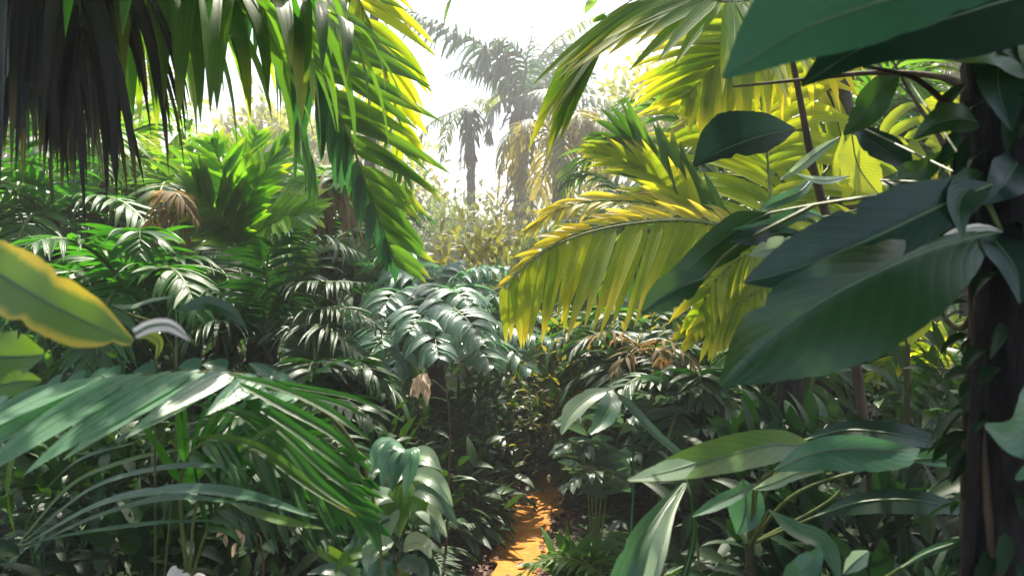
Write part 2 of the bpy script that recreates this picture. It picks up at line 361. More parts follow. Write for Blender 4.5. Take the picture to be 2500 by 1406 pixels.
def shrubgeo(mb,mt,base,rx,ry,h,nl,LL,Wd,kind='ovate',droop=.8,stems=9,segs=3,clump=14,z0=.25,fold=.2,r=None,across=2,top=False):
    base=np.array(base,float); nc=max(3,nl//clump)
    a=RNG.random(nc)*6.283; zz=RNG.random(nc); rr=np.sqrt(RNG.random(nc))*np.sin(np.pi*np.clip(zz*.8+.2,0,1))**.5
    rr=.35*rr+.65*np.maximum(rr,.0)
    C=base+np.stack([np.cos(a)*rr*rx,np.sin(a)*rr*ry,h*(z0+(1-z0)*zz)],1)
    if mt is not None:
        for i in range(min(stems,nc)):
            m=(base+C[i])/2+[0,0,h*.12]; tube(mt,[base+RNG.normal(0,.03,3)*[1,1,0],m,C[i]],[.008+h*.006,.004],4,n=7)
    ci=RNG.integers(0,nc,nl); spread=max(rx,h)*.16
    b=C[ci]+RNG.normal(0,1,(nl,3))*spread*[1,1,.8]
    out=nz(b-(base+[0,0,h*.35])); d=nz(out+RNG.normal(0,.55,(nl,3))+[0,0,.1])
    rc=RNG.random(nc)[ci]
    R=np.stack([np.clip(rc*.6+RNG.random(nl)*.4,0,1),RNG.random(nl)],1) if r is None else r
    blades(mb,b,d,np.array([0,0,1.])+RNG.normal(0,.3,(nl,3)),LL*(.6+.7*RNG.random(nl)),Wd*(.7+.5*RNG.random(nl)),droop,segs,across,fold,kind,0,R)
def shrub(name,label,cat,base,rx,ry,h,nl,LL,Wd,mat,group=None,smat='stalk_dark',**k):
    t=thing(name,label,cat,base,group=group); mb=MB(); mt=MB(); shrubgeo(mb,mt,base,rx,ry,h,nl,LL,Wd,**k)
    mb.build('foliage',mat,t); mt.build('stem',smat,t); return t
def tree(name,label,cat,base,H,r0,cr,ch,nl,LL,Wd,mat,group=None,lean=(0,0),smat='bark_palm',**k):
    t=thing(name,label,cat,base,group=group); b=np.array(base,float); top=b+[lean[0],lean[1],H]
    mt=MB(); tube(mt,[b-[0,0,.1],(b+top)/2+[lean[0]*.2,0,0],top],[r0*1.3,r0,r0*.6],9,rough=.05); mt.build('trunk',smat,t)
    mb=MB(); mc=MB(); shrubgeo(mb,mc,top-[0,0,ch*.35],cr,cr,ch,nl,LL,Wd,stems=14,**k)
    mb.build('crown',mat,t); mc.build('branch',smat,t); return t
def G(px,d,z=0.): return np.array([(px-1250.0)/F*d,d,z])
def PP(l): return np.array([P(*q) for q in l])
def struct(o): o['kind']='structure'; return o
# ================================================================ setting
def ground():
    n=150; xs=np.sign(np.linspace(-1,1,n))*np.abs(np.linspace(-1,1,n))**2.2*160; ys=-20+np.linspace(0,1,n)**2.2*320
    X,Y=np.meshgrid(xs,ys,indexing='ij'); dp=np.abs(X-pathx(Y))
    Z=(.035*np.sin(X*3.1+Y*1.3)+.03*np.sin(Y*4.7-X*2)+.02*RNG.normal(0,1,X.shape))*np.clip((dp-.3)*2,0,1)+np.clip((dp-.25)*.35,0,.18)-.02
    V=np.stack([X,Y,Z],-1)[None]; mb=MB(); mb.grid(V,np.stack([X,Y],-1)[None],np.array([[.5,.5]])); return struct(mb.build('ground','soil'))
def pathx(y): 
    return np.interp(y,[-20,0,3.5,4.35,5.2,6.1,7.5,10,300],[0,-.05,-.04,.0,.10,.26,.6,1.6,20])
ground()
ys=np.linspace(-2,9,140); mb=MB(); V=np.zeros((1,140,9,3)); U=np.zeros((1,140,9,2))
for j,u in enumerate(np.linspace(-1,1,9)):
    hw=.15+.05*np.clip((ys-4.3)/2,0,1)+.025*np.sin(ys*7+u)+.02*np.sin(ys*17+u*2)+RNG.normal(0,.012,140)
    V[0,:,j,0]=pathx(ys)+hw*u; V[0,:,j,1]=ys; V[0,:,j,2]=.006+.012*u*u+.006*np.sin(ys*9+u*3)
mb.grid(V,U,np.array([[.5,.5]])); struct(mb.build('path','sand'))
# leaf litter and low cover, nobody could count it
def scatter(name,label,cat,mat,n,fx,fy,L,Wd,kind='ovate',el=(0,.6),z=(0,.05),droop=.6,segs=3):
    mb=MB(); y=fy(n); x=fx(y,n); a=RNG.random(n)*6.283; e=RNG.uniform(*el,n)
    d=np.stack([np.cos(a)*np.cos(e),np.sin(a)*np.cos(e),np.sin(e)],1)
    blades(mb,np.stack([x,y,RNG.uniform(*z,n)],1),d,np.array([0,0,1.])+RNG.normal(0,.35,(n,3)),L*RNG.uniform(.5,1.4,n),Wd*RNG.uniform(.6,1.3,n),droop,segs,2,.25,kind,RNG.normal(0,.4,n))
    o=mb.build(name,mat); o['kind']='stuff'; o['label']=label; o['category']=cat; return o
def side(y,n,a,b):
    s=np.where(RNG.random(n)<.5,-1,1); return pathx(y)+s*RNG.uniform(a,b,n)
scatter('leaf_litter','dry brown leaf litter strewn along both edges of the orange path','leaf litter','litter',3000,lambda y,n:pathx(y)+np.where(RNG.random(n)<.62,-1,1)*(.135+np.abs(RNG.normal(0,.33,n))),lambda n:RNG.uniform(3.2,8,n),.055,.03,z=(.01,.06))
t=None
for k,(px,d,L,az) in enumerate([(1262,4.45,.09,.4),(1240,4.75,.06,1.9),(1290,4.95,.07,-.6),(1310,5.5,.08,2.4),(1272,5.25,.05,.2),(1235,4.3,.07,-1.2)]):
    mb=MB(); blades(mb,[G(px,d,.03)],[[math.cos(az),math.sin(az),.15]],[0,0,1],L,L*.45,.6,6,4,.35,'ovate',.4,[.2,.5],.2); o=mb.build('fallen_leaf','litter'); o['label']='curled brown fallen leaf lying on the orange path'; o['category']='fallen leaf'; o['group']='fallen leaves on the orange path'
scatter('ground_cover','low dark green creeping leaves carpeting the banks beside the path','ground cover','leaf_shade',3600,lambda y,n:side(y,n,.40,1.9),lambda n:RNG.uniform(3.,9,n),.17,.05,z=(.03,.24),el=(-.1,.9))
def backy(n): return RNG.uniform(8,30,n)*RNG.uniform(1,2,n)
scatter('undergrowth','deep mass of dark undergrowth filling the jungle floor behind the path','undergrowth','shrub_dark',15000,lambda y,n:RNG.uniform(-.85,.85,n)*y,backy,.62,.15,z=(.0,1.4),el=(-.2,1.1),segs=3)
# ================================================================ far jungle
def fartree(px,d,topy,crown_w,mat='tree_far',nl=1500,lab='',ch=None,kind='ovate',grp=None,LL=.5,cat='tree'):
    H=CH+(703-topy)/F*d; cr=W(crown_w,d)/2; ch=ch or H*.55
    return tree('broadleaf_tree',lab,cat,G(px,d),H-ch*.6,.16,cr,ch,nl,LL,LL*.42,mat,group=grp,clump=22)
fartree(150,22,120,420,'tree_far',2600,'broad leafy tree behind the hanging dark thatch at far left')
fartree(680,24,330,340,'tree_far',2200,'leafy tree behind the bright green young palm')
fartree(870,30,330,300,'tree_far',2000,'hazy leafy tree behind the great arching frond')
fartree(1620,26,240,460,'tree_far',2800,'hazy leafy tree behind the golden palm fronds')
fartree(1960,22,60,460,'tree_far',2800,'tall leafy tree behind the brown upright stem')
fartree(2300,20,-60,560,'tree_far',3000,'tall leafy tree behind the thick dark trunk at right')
def farshrub(px,d,topy,w,mat,nl,lab,LL=.35,grp=None,Wd=None,kind='ovate',cat='shrub',name='shrub'):
    h=CH+(703-topy)/F*d; return shrub(name,lab,cat,G(px,d),W(w,d)/2,W(w,d)/3,h,nl,LL,Wd or LL*.35,mat,group=grp,z0=.1,kind=kind)
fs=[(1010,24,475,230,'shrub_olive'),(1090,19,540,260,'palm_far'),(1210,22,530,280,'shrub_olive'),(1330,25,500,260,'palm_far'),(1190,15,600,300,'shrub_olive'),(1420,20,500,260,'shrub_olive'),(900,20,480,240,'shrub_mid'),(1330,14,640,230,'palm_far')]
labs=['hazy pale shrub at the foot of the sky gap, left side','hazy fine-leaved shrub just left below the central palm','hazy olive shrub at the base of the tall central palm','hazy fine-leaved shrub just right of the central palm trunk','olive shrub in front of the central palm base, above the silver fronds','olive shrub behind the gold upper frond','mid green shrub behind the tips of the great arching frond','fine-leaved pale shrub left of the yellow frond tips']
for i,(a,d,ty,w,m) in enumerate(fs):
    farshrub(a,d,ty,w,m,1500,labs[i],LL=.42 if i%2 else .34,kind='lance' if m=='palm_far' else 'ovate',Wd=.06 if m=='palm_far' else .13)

# the tall central palm, trunk shaggy with old leaf bases
def mark(o,l): o['label']=l; return o
d=26.; base=G(1275,d); top=P(1268,250,d); H=top[2]
t=thing('palm','tall central palm with shaggy grey trunk standing against the white sky','palm tree',base)
mt=MB(); tube(mt,[base-[0,0,.1],P(1275,480,d),P(1270,330,d),top],[.33,.30,.32,.24,.26,.2],10,n=60,rough=.12); mt.build('trunk','bark_palm',t)
mo=MB(); n=110; z=np.linspace(.25,.99,n); a=np.arange(n)*2.4; bb=base+np.stack([np.cos(a)*.2,np.sin(a)*.2,H*z],1); bb[:,0]+=(top-base)[0]*z
blades(mo,bb,np.stack([np.cos(a),np.sin(a),-.4+RNG.normal(0,.5,n)],1),[0,0,1],.9,.22,2.6,5,2,.3,'strap',.3,[.4,.2]); mo.build('leaf_base','thatch',t)
fk=dict(n=64,L=1.7,Wd=.105,droop=2.6,segs=5,rad=.05,ang=(75,40))
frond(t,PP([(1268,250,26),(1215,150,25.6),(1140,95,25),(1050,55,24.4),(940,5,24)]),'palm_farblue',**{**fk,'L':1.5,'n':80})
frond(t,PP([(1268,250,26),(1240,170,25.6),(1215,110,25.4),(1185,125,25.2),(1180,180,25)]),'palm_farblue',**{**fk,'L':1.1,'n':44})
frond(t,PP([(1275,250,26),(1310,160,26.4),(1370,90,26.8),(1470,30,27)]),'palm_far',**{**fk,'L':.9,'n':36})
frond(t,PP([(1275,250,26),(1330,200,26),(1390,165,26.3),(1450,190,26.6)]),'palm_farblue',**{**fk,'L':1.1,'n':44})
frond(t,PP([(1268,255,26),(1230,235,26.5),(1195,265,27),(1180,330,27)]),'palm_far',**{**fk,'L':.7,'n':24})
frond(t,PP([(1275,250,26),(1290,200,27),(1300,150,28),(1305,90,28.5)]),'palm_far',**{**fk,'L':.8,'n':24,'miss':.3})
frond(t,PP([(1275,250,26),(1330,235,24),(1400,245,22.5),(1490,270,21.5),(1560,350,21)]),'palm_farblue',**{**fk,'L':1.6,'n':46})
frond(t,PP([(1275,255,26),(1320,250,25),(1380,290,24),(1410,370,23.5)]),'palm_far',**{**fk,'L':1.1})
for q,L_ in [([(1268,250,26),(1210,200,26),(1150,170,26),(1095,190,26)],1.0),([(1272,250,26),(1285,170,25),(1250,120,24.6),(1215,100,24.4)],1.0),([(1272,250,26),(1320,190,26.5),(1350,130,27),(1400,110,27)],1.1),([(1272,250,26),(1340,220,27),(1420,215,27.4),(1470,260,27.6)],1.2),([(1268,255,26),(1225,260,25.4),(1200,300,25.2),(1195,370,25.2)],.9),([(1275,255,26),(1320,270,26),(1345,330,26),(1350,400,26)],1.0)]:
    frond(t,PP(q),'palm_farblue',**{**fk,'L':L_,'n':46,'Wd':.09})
mb=MB(); mi=MB(); c=P(1300,85,25.4)
tube(mi,[top,P(1285,160,25.8),c],[.05,.02],5); bb=c+RNG.normal(0,1,(220,3))*[.28,.2,.32]; blades(mb,bb,RNG.normal(0,1,(220,3)),RNG.normal(0,1,(220,3)),.16,.03,.3,2,2,.2,'lance',0); o=mi.build('flower_stalk','stalk',t); mb.build('seed_head','thatch',o)
# small drooping palm to its left
d=22.; base=G(1146,d); top=P(1140,262,d)
t=thing('palm','slim drooping palm with hanging grey skirt left of the tall central palm','palm tree',base)
mt=MB(); tube(mt,[base,P(1150,480,d),top],[.16,.13,.12],8,n=40,rough=.1); mt.build('trunk','bark_palm',t)
for k in range(4):
    frond(t,PP([(1140,262,d),(1150+k*6-9,275,d-.4),(1142+k*9-12,330,d-.5+k*.2),(1138+k*10-14,430,d-.5+k*.2)]),'thatch' if k%2 else 'palm_farblue',name='dead_frond',n=26,L=.55,Wd=.07,droop=1.6,segs=4,rad=.03,ang=(50,30))
frond(t,PP([(1140,262,d),(1090,285,d-.5),(1045,315,d-.8),(1010,375,d-1)]),'palm_far',n=34,L=.75,Wd=.07,droop=2.4,segs=4,rad=.03)
frond(t,PP([(1140,262,d),(1165,240,d+.5),(1185,255,d+.9),(1192,290,d+1)]),'palm_far',n=24,L=.45,Wd=.06,droop=2,segs=4,rad=.02)
frond(t,PP([(1140,262,d),(1105,300,d+.5),(1085,350,d+.9),(1080,400,d+1)]),'palm_far',n=24,L=.55,Wd=.06,droop=2,segs=4,rad=.02)
# olive palm right behind
d=17.; top=P(1365,350,d)
t=palm('palm','rounded olive palm with a mop of drooping fronds right of the central trunk','palm tree',G(1365,d),top[2],.2,13,2.2,.85,.07,'palm_olive',els=(75,-5),droop=3.2,n=26,ldroop=2.2,rad=.03,az0=.7)
# far low palms giving spiky lower skyline
for (px,d,ty,lab,mt_,nf) in [(1075,20,520,'low hazy palm with upright spiky fronds left below the sky gap','palm_far',11),(1180,24,470,'pale yellow low palm between the two grey palm trunks','palm_olive',9),(1350,23,520,'low pale palm at the right foot of the central palm','palm_far',9),(960,23,430,'hazy palm behind the tip of the great arching frond','palm_olive',11),(1480,15,400,'drooping grey-green palm behind the gold upper frond','palm_far',12)]:
    H=CH+(703-ty)/F*d-.9; palm('palm',lab,'palm tree',G(px,d),max(.3,H*.7),.14,nf,2.3,.75,.07,mt_,els=(82,5),droop=2.0,n=24,ldroop=1.6,rad=.03,az0=px)
for (x,y,ox,rx,lab) in [(-2.6,14.2,1.9,1.1,'added slender tree whose out-of-view crown shades the undergrowth, left of the gap'),(3.4,14.8,.8,3.4,'added slender tree whose out-of-view crown shades the undergrowth, behind the golden palm')]:  # added trees: crowns above the frame keep sun off the undergrowth
    t=thing('broadleaf_tree',lab,'tree',(x,y,0)); mt=MB(); tube(mt,[(x,y,-.1),(x*1.05,y,4),(x,y+.3,10)],[.13,.10,.07],8,n=40,rough=.06); mt.build('trunk','bark_palm',t)
    mb=MB(); mc=MB(); shrubgeo(mb,mc,np.array([x+ox,y+1.2,8.2]),rx,3.4,4.6,int(430*rx),.62,.3,stems=14,clump=26,z0=.35,segs=4); mb.build('crown','leaf_mid',t); mc.build('branch','bark_palm',t)
# ================================================================ upper left
# near palm frond system over the left: F1 hanging straps, from a palm standing left outside the frame
t=thing('palm','big palm overhanging from the upper left with long hanging strap leaflets and dark dead fronds','palm tree',np.array([-2.85,3.4,0]))
mt=MB(); tube(mt,[(-2.85,3.4,0),(-2.8,3.4,1.6),P(-20,-300,3.3)],[.2,.17,.16,.17],12,n=50,rough=.07); mt.build('trunk','bark',t)
D=3.3
for k in range(4):  # out-of-view fronds reaching back, added to shade the foreground
    frond(t,arch(P(-20,-300,3.3)+[0,0,.05],2.3+k*.6,.5+.1*(k%3),2.6,.9),'palm_green',n=24,L=.75,Wd=.07,droop=1.2,segs=5,rad=.014)
def hfrond(pts,mat,**k):
    kk=dict(n=30,L=W(430,D),Wd=.055,droop=3.2,segs=9,rad=.014,ang=(70,50),twist=.22,across=4,fold=.22); kk.update(k); return frond(t,PP(pts),mat,**kk)
hfrond([(-20,-300,3.3),(280,-150,3.4),(480,-60,3.4),(700,-20,3.3),(860,60,3.2)],'palm_green',n=17,L=W(590,D),Wd=.12)
hfrond([(-20,-300,3.3),(260,-120,3.6),(420,-70,3.8),(620,-60,3.9),(800,-20,4.0)],'palm_green',n=13,L=W(500,3.8),Wd=.12)
hfrond([(-20,-300,3.3),(300,-190,3.0),(480,-130,2.9),(700,-90,2.9)],'palm_mid',n=11,L=W(500,2.9),Wd=.09)
hfrond([(-20,-300,3.3),(230,-180,3.8),(420,-120,4.0),(640,-110,4.1)],'palm_lime',n=14,L=W(520,4),Wd=.12)
hfrond([(-20,-300,3.3),(60,-200,3.0),(20,-80,2.9),(-20,100,2.8)],'thatch',n=26,L=W(620,D),Wd=.05,miss=.1,name='dead_frond')
hfrond([(-20,-300,3.3),(160,-180,2.9),(190,-20,2.8),(200,160,2.8)],'thatch',n=26,L=W(540,D),Wd=.05,miss=.1,name='dead_frond',ang=(40,25))
hfrond([(-20,-300,3.3),(90,-160,3.5),(120,0,3.6),(150,180,3.6)],'thatch',n=26,L=W(540,D),Wd=.05,miss=.1,name='dead_frond',ang=(40,25))
hfrond([(-20,-300,3.3),(40,-160,3.6),(60,0,3.7),(60,120,3.7)],'thatch',n=26,L=W(540,D),Wd=.05,miss=.1,name='dead_frond',ang=(40,25))
hfrond([(-20,-300,3.3),(100,-160,3.1),(60,40,3.0),(20,200,3.0)],'palm_dark',n=16,L=W(420,3))
hfrond([(-20,-300,3.3),(200,-200,3.2),(230,-60,3.2),(250,120,3.2)],'palm_dark',n=22,L=W(340,D),Wd=.045,ang=(40,20))
# great arching frond
t=thing('palm','palm with a great arching frond whose yellow-tipped leaflets sweep down beside the sky gap','palm tree',np.array([-4.6,6.2,0]))
A0=(-60,-380,5.6)
mt=MB(); tube(mt,[(-4.6,6.2,0),(-4.5,6.0,2.2),P(*A0)],[.16,.13,.12],10,n=40,rough=.06); mt.build('trunk','bark_palm',t)
fr=dict(Wd=.10,droop=.4,segs=8,rad=.02,twist=.15,across=4,fold=.28)
for k in range(3): frond(t,arch(P(*A0),3.0+k*.7,.6,2.6,1.),'palm_green',n=24,L=.75,Wd=.07,droop=1.2,segs=5,rad=.014)  # unseen overhead fronds, added to cut the sky light from behind
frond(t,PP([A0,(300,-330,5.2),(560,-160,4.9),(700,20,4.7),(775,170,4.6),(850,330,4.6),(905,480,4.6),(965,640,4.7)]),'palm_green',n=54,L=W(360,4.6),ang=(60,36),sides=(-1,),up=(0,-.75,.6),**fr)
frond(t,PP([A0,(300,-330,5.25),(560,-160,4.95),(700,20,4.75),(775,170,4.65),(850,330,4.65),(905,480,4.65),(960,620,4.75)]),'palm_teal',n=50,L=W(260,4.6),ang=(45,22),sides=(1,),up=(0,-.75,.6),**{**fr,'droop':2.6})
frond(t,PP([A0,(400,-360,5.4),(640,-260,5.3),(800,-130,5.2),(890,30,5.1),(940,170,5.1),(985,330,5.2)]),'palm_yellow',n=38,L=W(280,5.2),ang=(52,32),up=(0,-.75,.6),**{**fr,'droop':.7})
frond(t,PP([A0,(300,-340,5.5),(580,-160,5.5),(650,60,5.5),(720,280,5.7),(760,440,5.8)]),'palm_mid',n=26,L=W(260,5.6),ang=(45,20),**{**fr,'droop':2.4})
frond(t,PP([A0,(300,-340,5.8),(620,-160,5.9),(740,60,6.2),(820,260,6.4),(850,420,6.5)]),'palm_mid',n=26,L=W(240,6.4),ang=(45,20),**{**fr,'droop':2.6})
frond(t,PP([A0,(400,-360,5.6),(760,-160,5.6),(880,80,5.8),(960,310,5.9),(1000,500,6.0)]),'palm_green',n=50,L=W(170,5.9),ang=(45,25),up=(0,-.75,.6),**{**fr,'Wd':.055,'droop':.9})
# bright green young palm
d=7.; b=G(545,d); hub=P(585,600,d)
t=thing('palm','bright lime young palm glowing in the sun on a short brown trunk','palm tree',b)
mt=MB(); tube(mt,[b,P(540,820,d),P(548,700,d),hub],[.11,.09,.075,.05],9,n=30,rough=.08); mt.build('trunk','bark_warm',t)
lf=dict(Wd=.10,droop=.35,segs=6,rad=.014,twist=.2,across=4,fold=.25,lift=.05)
for pts,L,n,a in [([(585,600,7),(575,520,6.9),(550,430,6.8),(520,350,6.8)],120,16,(50,30)),([(585,600,7),(600,520,6.9),(640,430,6.8),(700,350,6.7)],110,18,(50,28)),
    ([(585,600,7),(640,560,6.8),(700,530,6.6),(770,520,6.5)],130,22,(70,35)),([(585,600,7),(585,500,7.3),(600,420,7.5),(625,330,7.6)],130,18,(55,25)),
    ([(585,600,7),(540,530,6.8),(490,480,6.6),(440,470,6.5)],120,22,(65,40)),([(585,600,7),(650,590,6.6),(700,600,6.3),(745,650,6.2)],90,20,(70,35)),
    ([(585,600,7),(620,500,7.2),(690,450,7.3),(760,470,7.3)],100,20,(60,40))]:
    frond(t,PP(pts),'palm_lime' if a[0]<65 or pts[-1][0]>600 else 'palm_green',n=n,L=W(L,7),ang=a,up=(0,-.8,.6),**lf)
# pale plants far left mid
t=thing('banana_plant','light green broad banana leaves behind the hanging straps','banana plant',G(360,9.))
for q,w in [(((370,700,9),(340,520,9),(330,400,9),(290,240,9)),38),(((370,700,9),(400,520,9.2),(420,400,9.3),(470,290,9.3)),30),(((370,700,9),(350,560,8.8),(400,450,8.6),(480,410,8.5)),34),(((370,700,9),(310,560,9),(250,470,9),(180,440,9)),30),(((370,700,9),(380,500,9.6),(360,340,9.8),(390,210,9.8)),40)]:
    leaf(t,list(q),[3,6,w*.8,w,w*.8,3],mat='leaf_yellow' if w>35 else 'leaf_mid',rib=.012,wave=.2,tear=[(.6,1,.7),(.75,-1,.6)],smat='stalk')
for px,d,ty,lab,m_ in [(60,8,470,'wide grey-leaved palm at the far left under the dark thatch','palm_teal'),(270,10,470,'dark palm left of the tan dead frond','palm_dark'),(470,9,460,'teal young palm just left of the lime palm','palm_teal')]:
    H=CH+(703-ty)/F*d-.5; palm('palm',lab,'palm tree',G(px,d),H*.75,.09,11,1.6,.55,.06,m_,els=(75,-5),droop=2.2,n=24,ldroop=1.0,az0=px*.1,trunkmat='bark_palm')
for px,d,ty,lab,m_,L_ in [(250,8.6,300,'tall sunlit green palm behind the hanging dark thatch','palm_lime',1.7),(130,7.2,440,'green palm under the thatch beside the pale leaf at far left','palm_mid',1.5),(430,8.2,470,'green palm rising behind the tan withered palm top','palm_green',1.6),(730,9.6,470,'green palm behind the orange-brown hanging frond','palm_green',1.7),(810,8.4,520,'green palm low under the great arching frond','palm_mid',1.4),(1720,8.6,330,'green palm behind the fan of the golden palm','palm_green',1.9),(2060,7.6,250,'tall green palm behind the brown sapling stem','palm_green',1.9),(2360,7.,330,'green palm at the right edge behind the dark leaves','palm_mid',1.8),(2200,9.,120,'tallest green palm behind the dark oval leaves at upper right','palm_green',2.2),(1570,9.,500,'green palm low behind the golden leaflets','palm_mid',1.5),(2010,5.9,800,'low green palm under the long green leaf','palm_mid',1.1),(330,5.9,640,'low green palm behind the banana leaf','palm_mid',1.2),(780,5.0,900,'low dark green palm left of the tan withered leaf cluster','palm_dark',.8),(1490,6.8,770,'low green palm just right of where the path disappears','palm_mid',1.0),(1540,5.7,850,'low dark palm beneath the longest golden leaflets','palm_dark',.9),(1330,8.6,730,'low palm straight above the far end of the path','palm_mid',1.2),(1690,4.9,930,'low dark palm beneath the lowest golden frond','palm_dark',.8),(700,4.3,1010,'low dark palm behind the tips of the striped leaflets','palm_dark',.8)]:
    H=CH+(703-ty)/F*d-L_*.25; palm('palm',lab,'palm tree',G(px,d),max(H,.3),.08,13,L_,L_*.34,.065,m_,els=(78,-10),droop=2.0,n=26,ldroop=.9,az0=px*.37,trunkmat='bark_palm',segs=6)
# tan dead frond plants
t=thing('dead_palm','withered tan palm top drooping on a thin stem left of the lime palm','dead palm',G(400,6.5))
mt=MB(); tube(mt,[G(400,6.5),P(402,700,6.5),P(405,500,6.5)],[.03,.02,.02],6); mt.build('trunk','stem_brown',t)
for k,q in enumerate([((405,500,6.5),(430,520,6.4),(450,560,6.4),(455,620,6.4)),((405,500,6.5),(385,510,6.4),(375,560,6.4),(385,610,6.4)),((405,500,6.5),(410,470,6.4),(440,480,6.3),(480,540,6.3))]):
    frond(t,PP(q),'dead',name='dead_frond',n=20,L=W(75,6.5),Wd=.045,droop=1.8,segs=4,rad=.008)
t=thing('dead_palm','orange-brown dead frond hanging straight down right of the lime palm','dead palm',G(785,7.6))
mt=MB(); tube(mt,[G(785,7.6),P(790,650,7.6),P(785,430,7.6)],[.05,.04,.03],6); mt.build('trunk','bark_warm',t)
for q in [((785,430,7.6),(800,450,7.4),(790,520,7.3),(780,600,7.3)),((785,430,7.6),(765,440,7.5),(770,500,7.4),(775,570,7.4)),((785,430,7.6),(830,440,7.5),(850,500,7.4),(845,580,7.4))]:
    frond(t,PP(q),'dead',name='dead_frond',n=22,L=W(100,7.5),Wd=.05,droop=2.,segs=4,rad=.012,ang=(35,20))
# dark arching palms in the left middle
t=thing('palm','dark palm with black shining fronds arching right of the lime palm','palm tree',G(640,5.8))
mt=MB(); hub=(640,830,5.8); tube(mt,[G(640,5.8),P(*hub)],[.16,.12],9,n=20,rough=.1); mt.build('trunk','bark',t)
dk=dict(n=40,L=W(120,5.8),Wd=.032,droop=1.1,segs=6,rad=.012,ang=(75,45))
for q in [(hub,(680,720,5.6),(760,690,5.4),(885,690,5.2)),(hub,(700,650,5.9),(780,580,5.9),(880,620,5.9)),(hub,(650,700,5.6),(660,610,5.5),(720,560,5.4)),(hub,(560,740,5.6),(480,700,5.5),(400,720,5.4)),(hub,(600,700,6),(560,620,6.2),(480,600,6.3)),(hub,(740,770,5.4),(840,750,5.2),(930,800,5.1)),(hub,(760,640,6.3),(870,560,6.6),(980,600,6.8)),(hub,(720,800,5.3),(800,800,5.),(880,870,4.9)),(hub,(570,790,5.4),(500,790,5.2),(430,850,5.1))]:
    frond(t,PP(q),'palm_dark',**dk)
t=thing('palm','dark young palm with drooping stripes of leaflets behind the silver fronds','palm tree',G(860,7.5))
mt=MB(); tube(mt,[G(860,7.5),P(880,720,7.5)],[.09,.07],8); mt.build('trunk','bark_palm',t)
h=(880,720,7.5)
for q in [(h,(850,640,7.4),(780,600,7.3),(700,640,7.2)),(h,(930,640,7.4),(1000,620,7.3),(1060,680,7.2)),(h,(860,620,7.6),(850,540,7.8),(800,500,8)),(h,(800,700,7.3),(740,710,7.2),(680,780,7.1)),(h,(920,560,7.8),(980,520,8),(1040,560,8)),(h,(900,600,7.6),(930,520,7.7),(940,450,7.8))]:
    frond(t,PP(q),'palm_dark' if q[-1][0]<900 else 'palm_teal',n=34,L=W(110,7.4),Wd=.035,droop=1.4,segs=5,rad=.012)
# silver plume palm in the centre
t=thing('palm','silvery feather palm in the centre with glossy drooping leaflets over the dark hollow','palm tree',G(1080,6.6))
mt=MB(); h=(1060,820,6.6); tube(mt,[G(1080,6.6),P(*h)],[.1,.07],8); mt.build('trunk','bark_palm',t)
sv=dict(n=22,L=W(115,6.3),Wd=.10,droop=1.7,segs=6,rad=.009,ang=(80,60),kind='lance',across=4,fold=.35,lift=.25)
for q in [(h,(1000,750,6.4),(920,790,6.),(830,860,5.8)),(h,(1120,770,6.3),(1220,790,6.),(1330,830,5.8)),(h,(1050,760,6.),(1030,770,5.6),(1000,810,5.3)),(h,(1100,720,6.5),(1160,665,6.5),(1230,655,6.5)),(h,(1020,700,6.6),(970,680,6.6),(900,720,6.6)),(h,(1080,740,6.),(1130,770,5.5),(1180,830,5.2)),(h,(1060,700,6.8),(1080,660,6.9),(1120,640,7)),(h,(980,800,6.),(930,830,5.6),(880,900,5.4)),(h,(1150,800,6.1),(1230,840,5.8),(1290,900,5.6)),(h,(1010,680,6.8),(1000,650,6.9),(960,650,7)),
  (h,(1140,740,6.4),(1230,730,6.3),(1310,770,6.2)),(h,(1130,690,6.6),(1190,700,6.4),(1240,740,6.2)),(h,(960,740,6.5),(890,750,6.4),(830,790,6.3)),(h,(1060,790,5.9),(1060,810,5.4),(1070,870,5.1)),(h,(1090,720,6.4),(1110,710,6.),(1150,740,5.7)),(h,(1000,720,6.4),(960,720,6.1),(930,760,5.9)),(h,(1120,810,6.),(1160,840,5.5),(1200,890,5.3)),(h,(1010,820,6.),(980,850,5.5),(960,900,5.3))]:
    frond(t,PP(q),'palm_silver',**sv)
# ================================================================ golden palm, right of centre
t=thing('palm','golden palm with broad backlit yellow fronds fanning left over the path','palm tree',G(1930,4.9))
hub=(1900,640,4.8); mt=MB(); tube(mt,[G(1930,4.9),P(1925,800,4.9),P(*hub)],[.1,.08,.06],9,rough=.06); mt.build('trunk','bark',t)
gp=dict(segs=9,rad=.013,across=4,fold=.22,twist=.12,jit=.05)
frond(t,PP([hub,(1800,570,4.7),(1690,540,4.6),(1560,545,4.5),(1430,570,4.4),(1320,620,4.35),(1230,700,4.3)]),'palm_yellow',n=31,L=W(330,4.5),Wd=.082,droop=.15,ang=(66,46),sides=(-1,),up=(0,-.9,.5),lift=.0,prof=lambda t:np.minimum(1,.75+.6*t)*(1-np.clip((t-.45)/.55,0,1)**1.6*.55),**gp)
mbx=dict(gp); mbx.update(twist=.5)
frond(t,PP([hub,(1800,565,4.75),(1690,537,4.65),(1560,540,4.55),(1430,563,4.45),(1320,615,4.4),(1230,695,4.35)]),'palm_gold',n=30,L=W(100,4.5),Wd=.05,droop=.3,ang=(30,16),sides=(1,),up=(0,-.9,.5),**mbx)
frond(t,PP([hub,(1810,560,4.9),(1700,530,4.9),(1600,500,4.85),(1470,490,4.8),(1370,510,4.7),(1290,560,4.7)]),'palm_gold',n=34,L=W(110,4.8),Wd=.035,droop=1.0,ang=(38,18),up=(0,-.8,.6),**mbx)
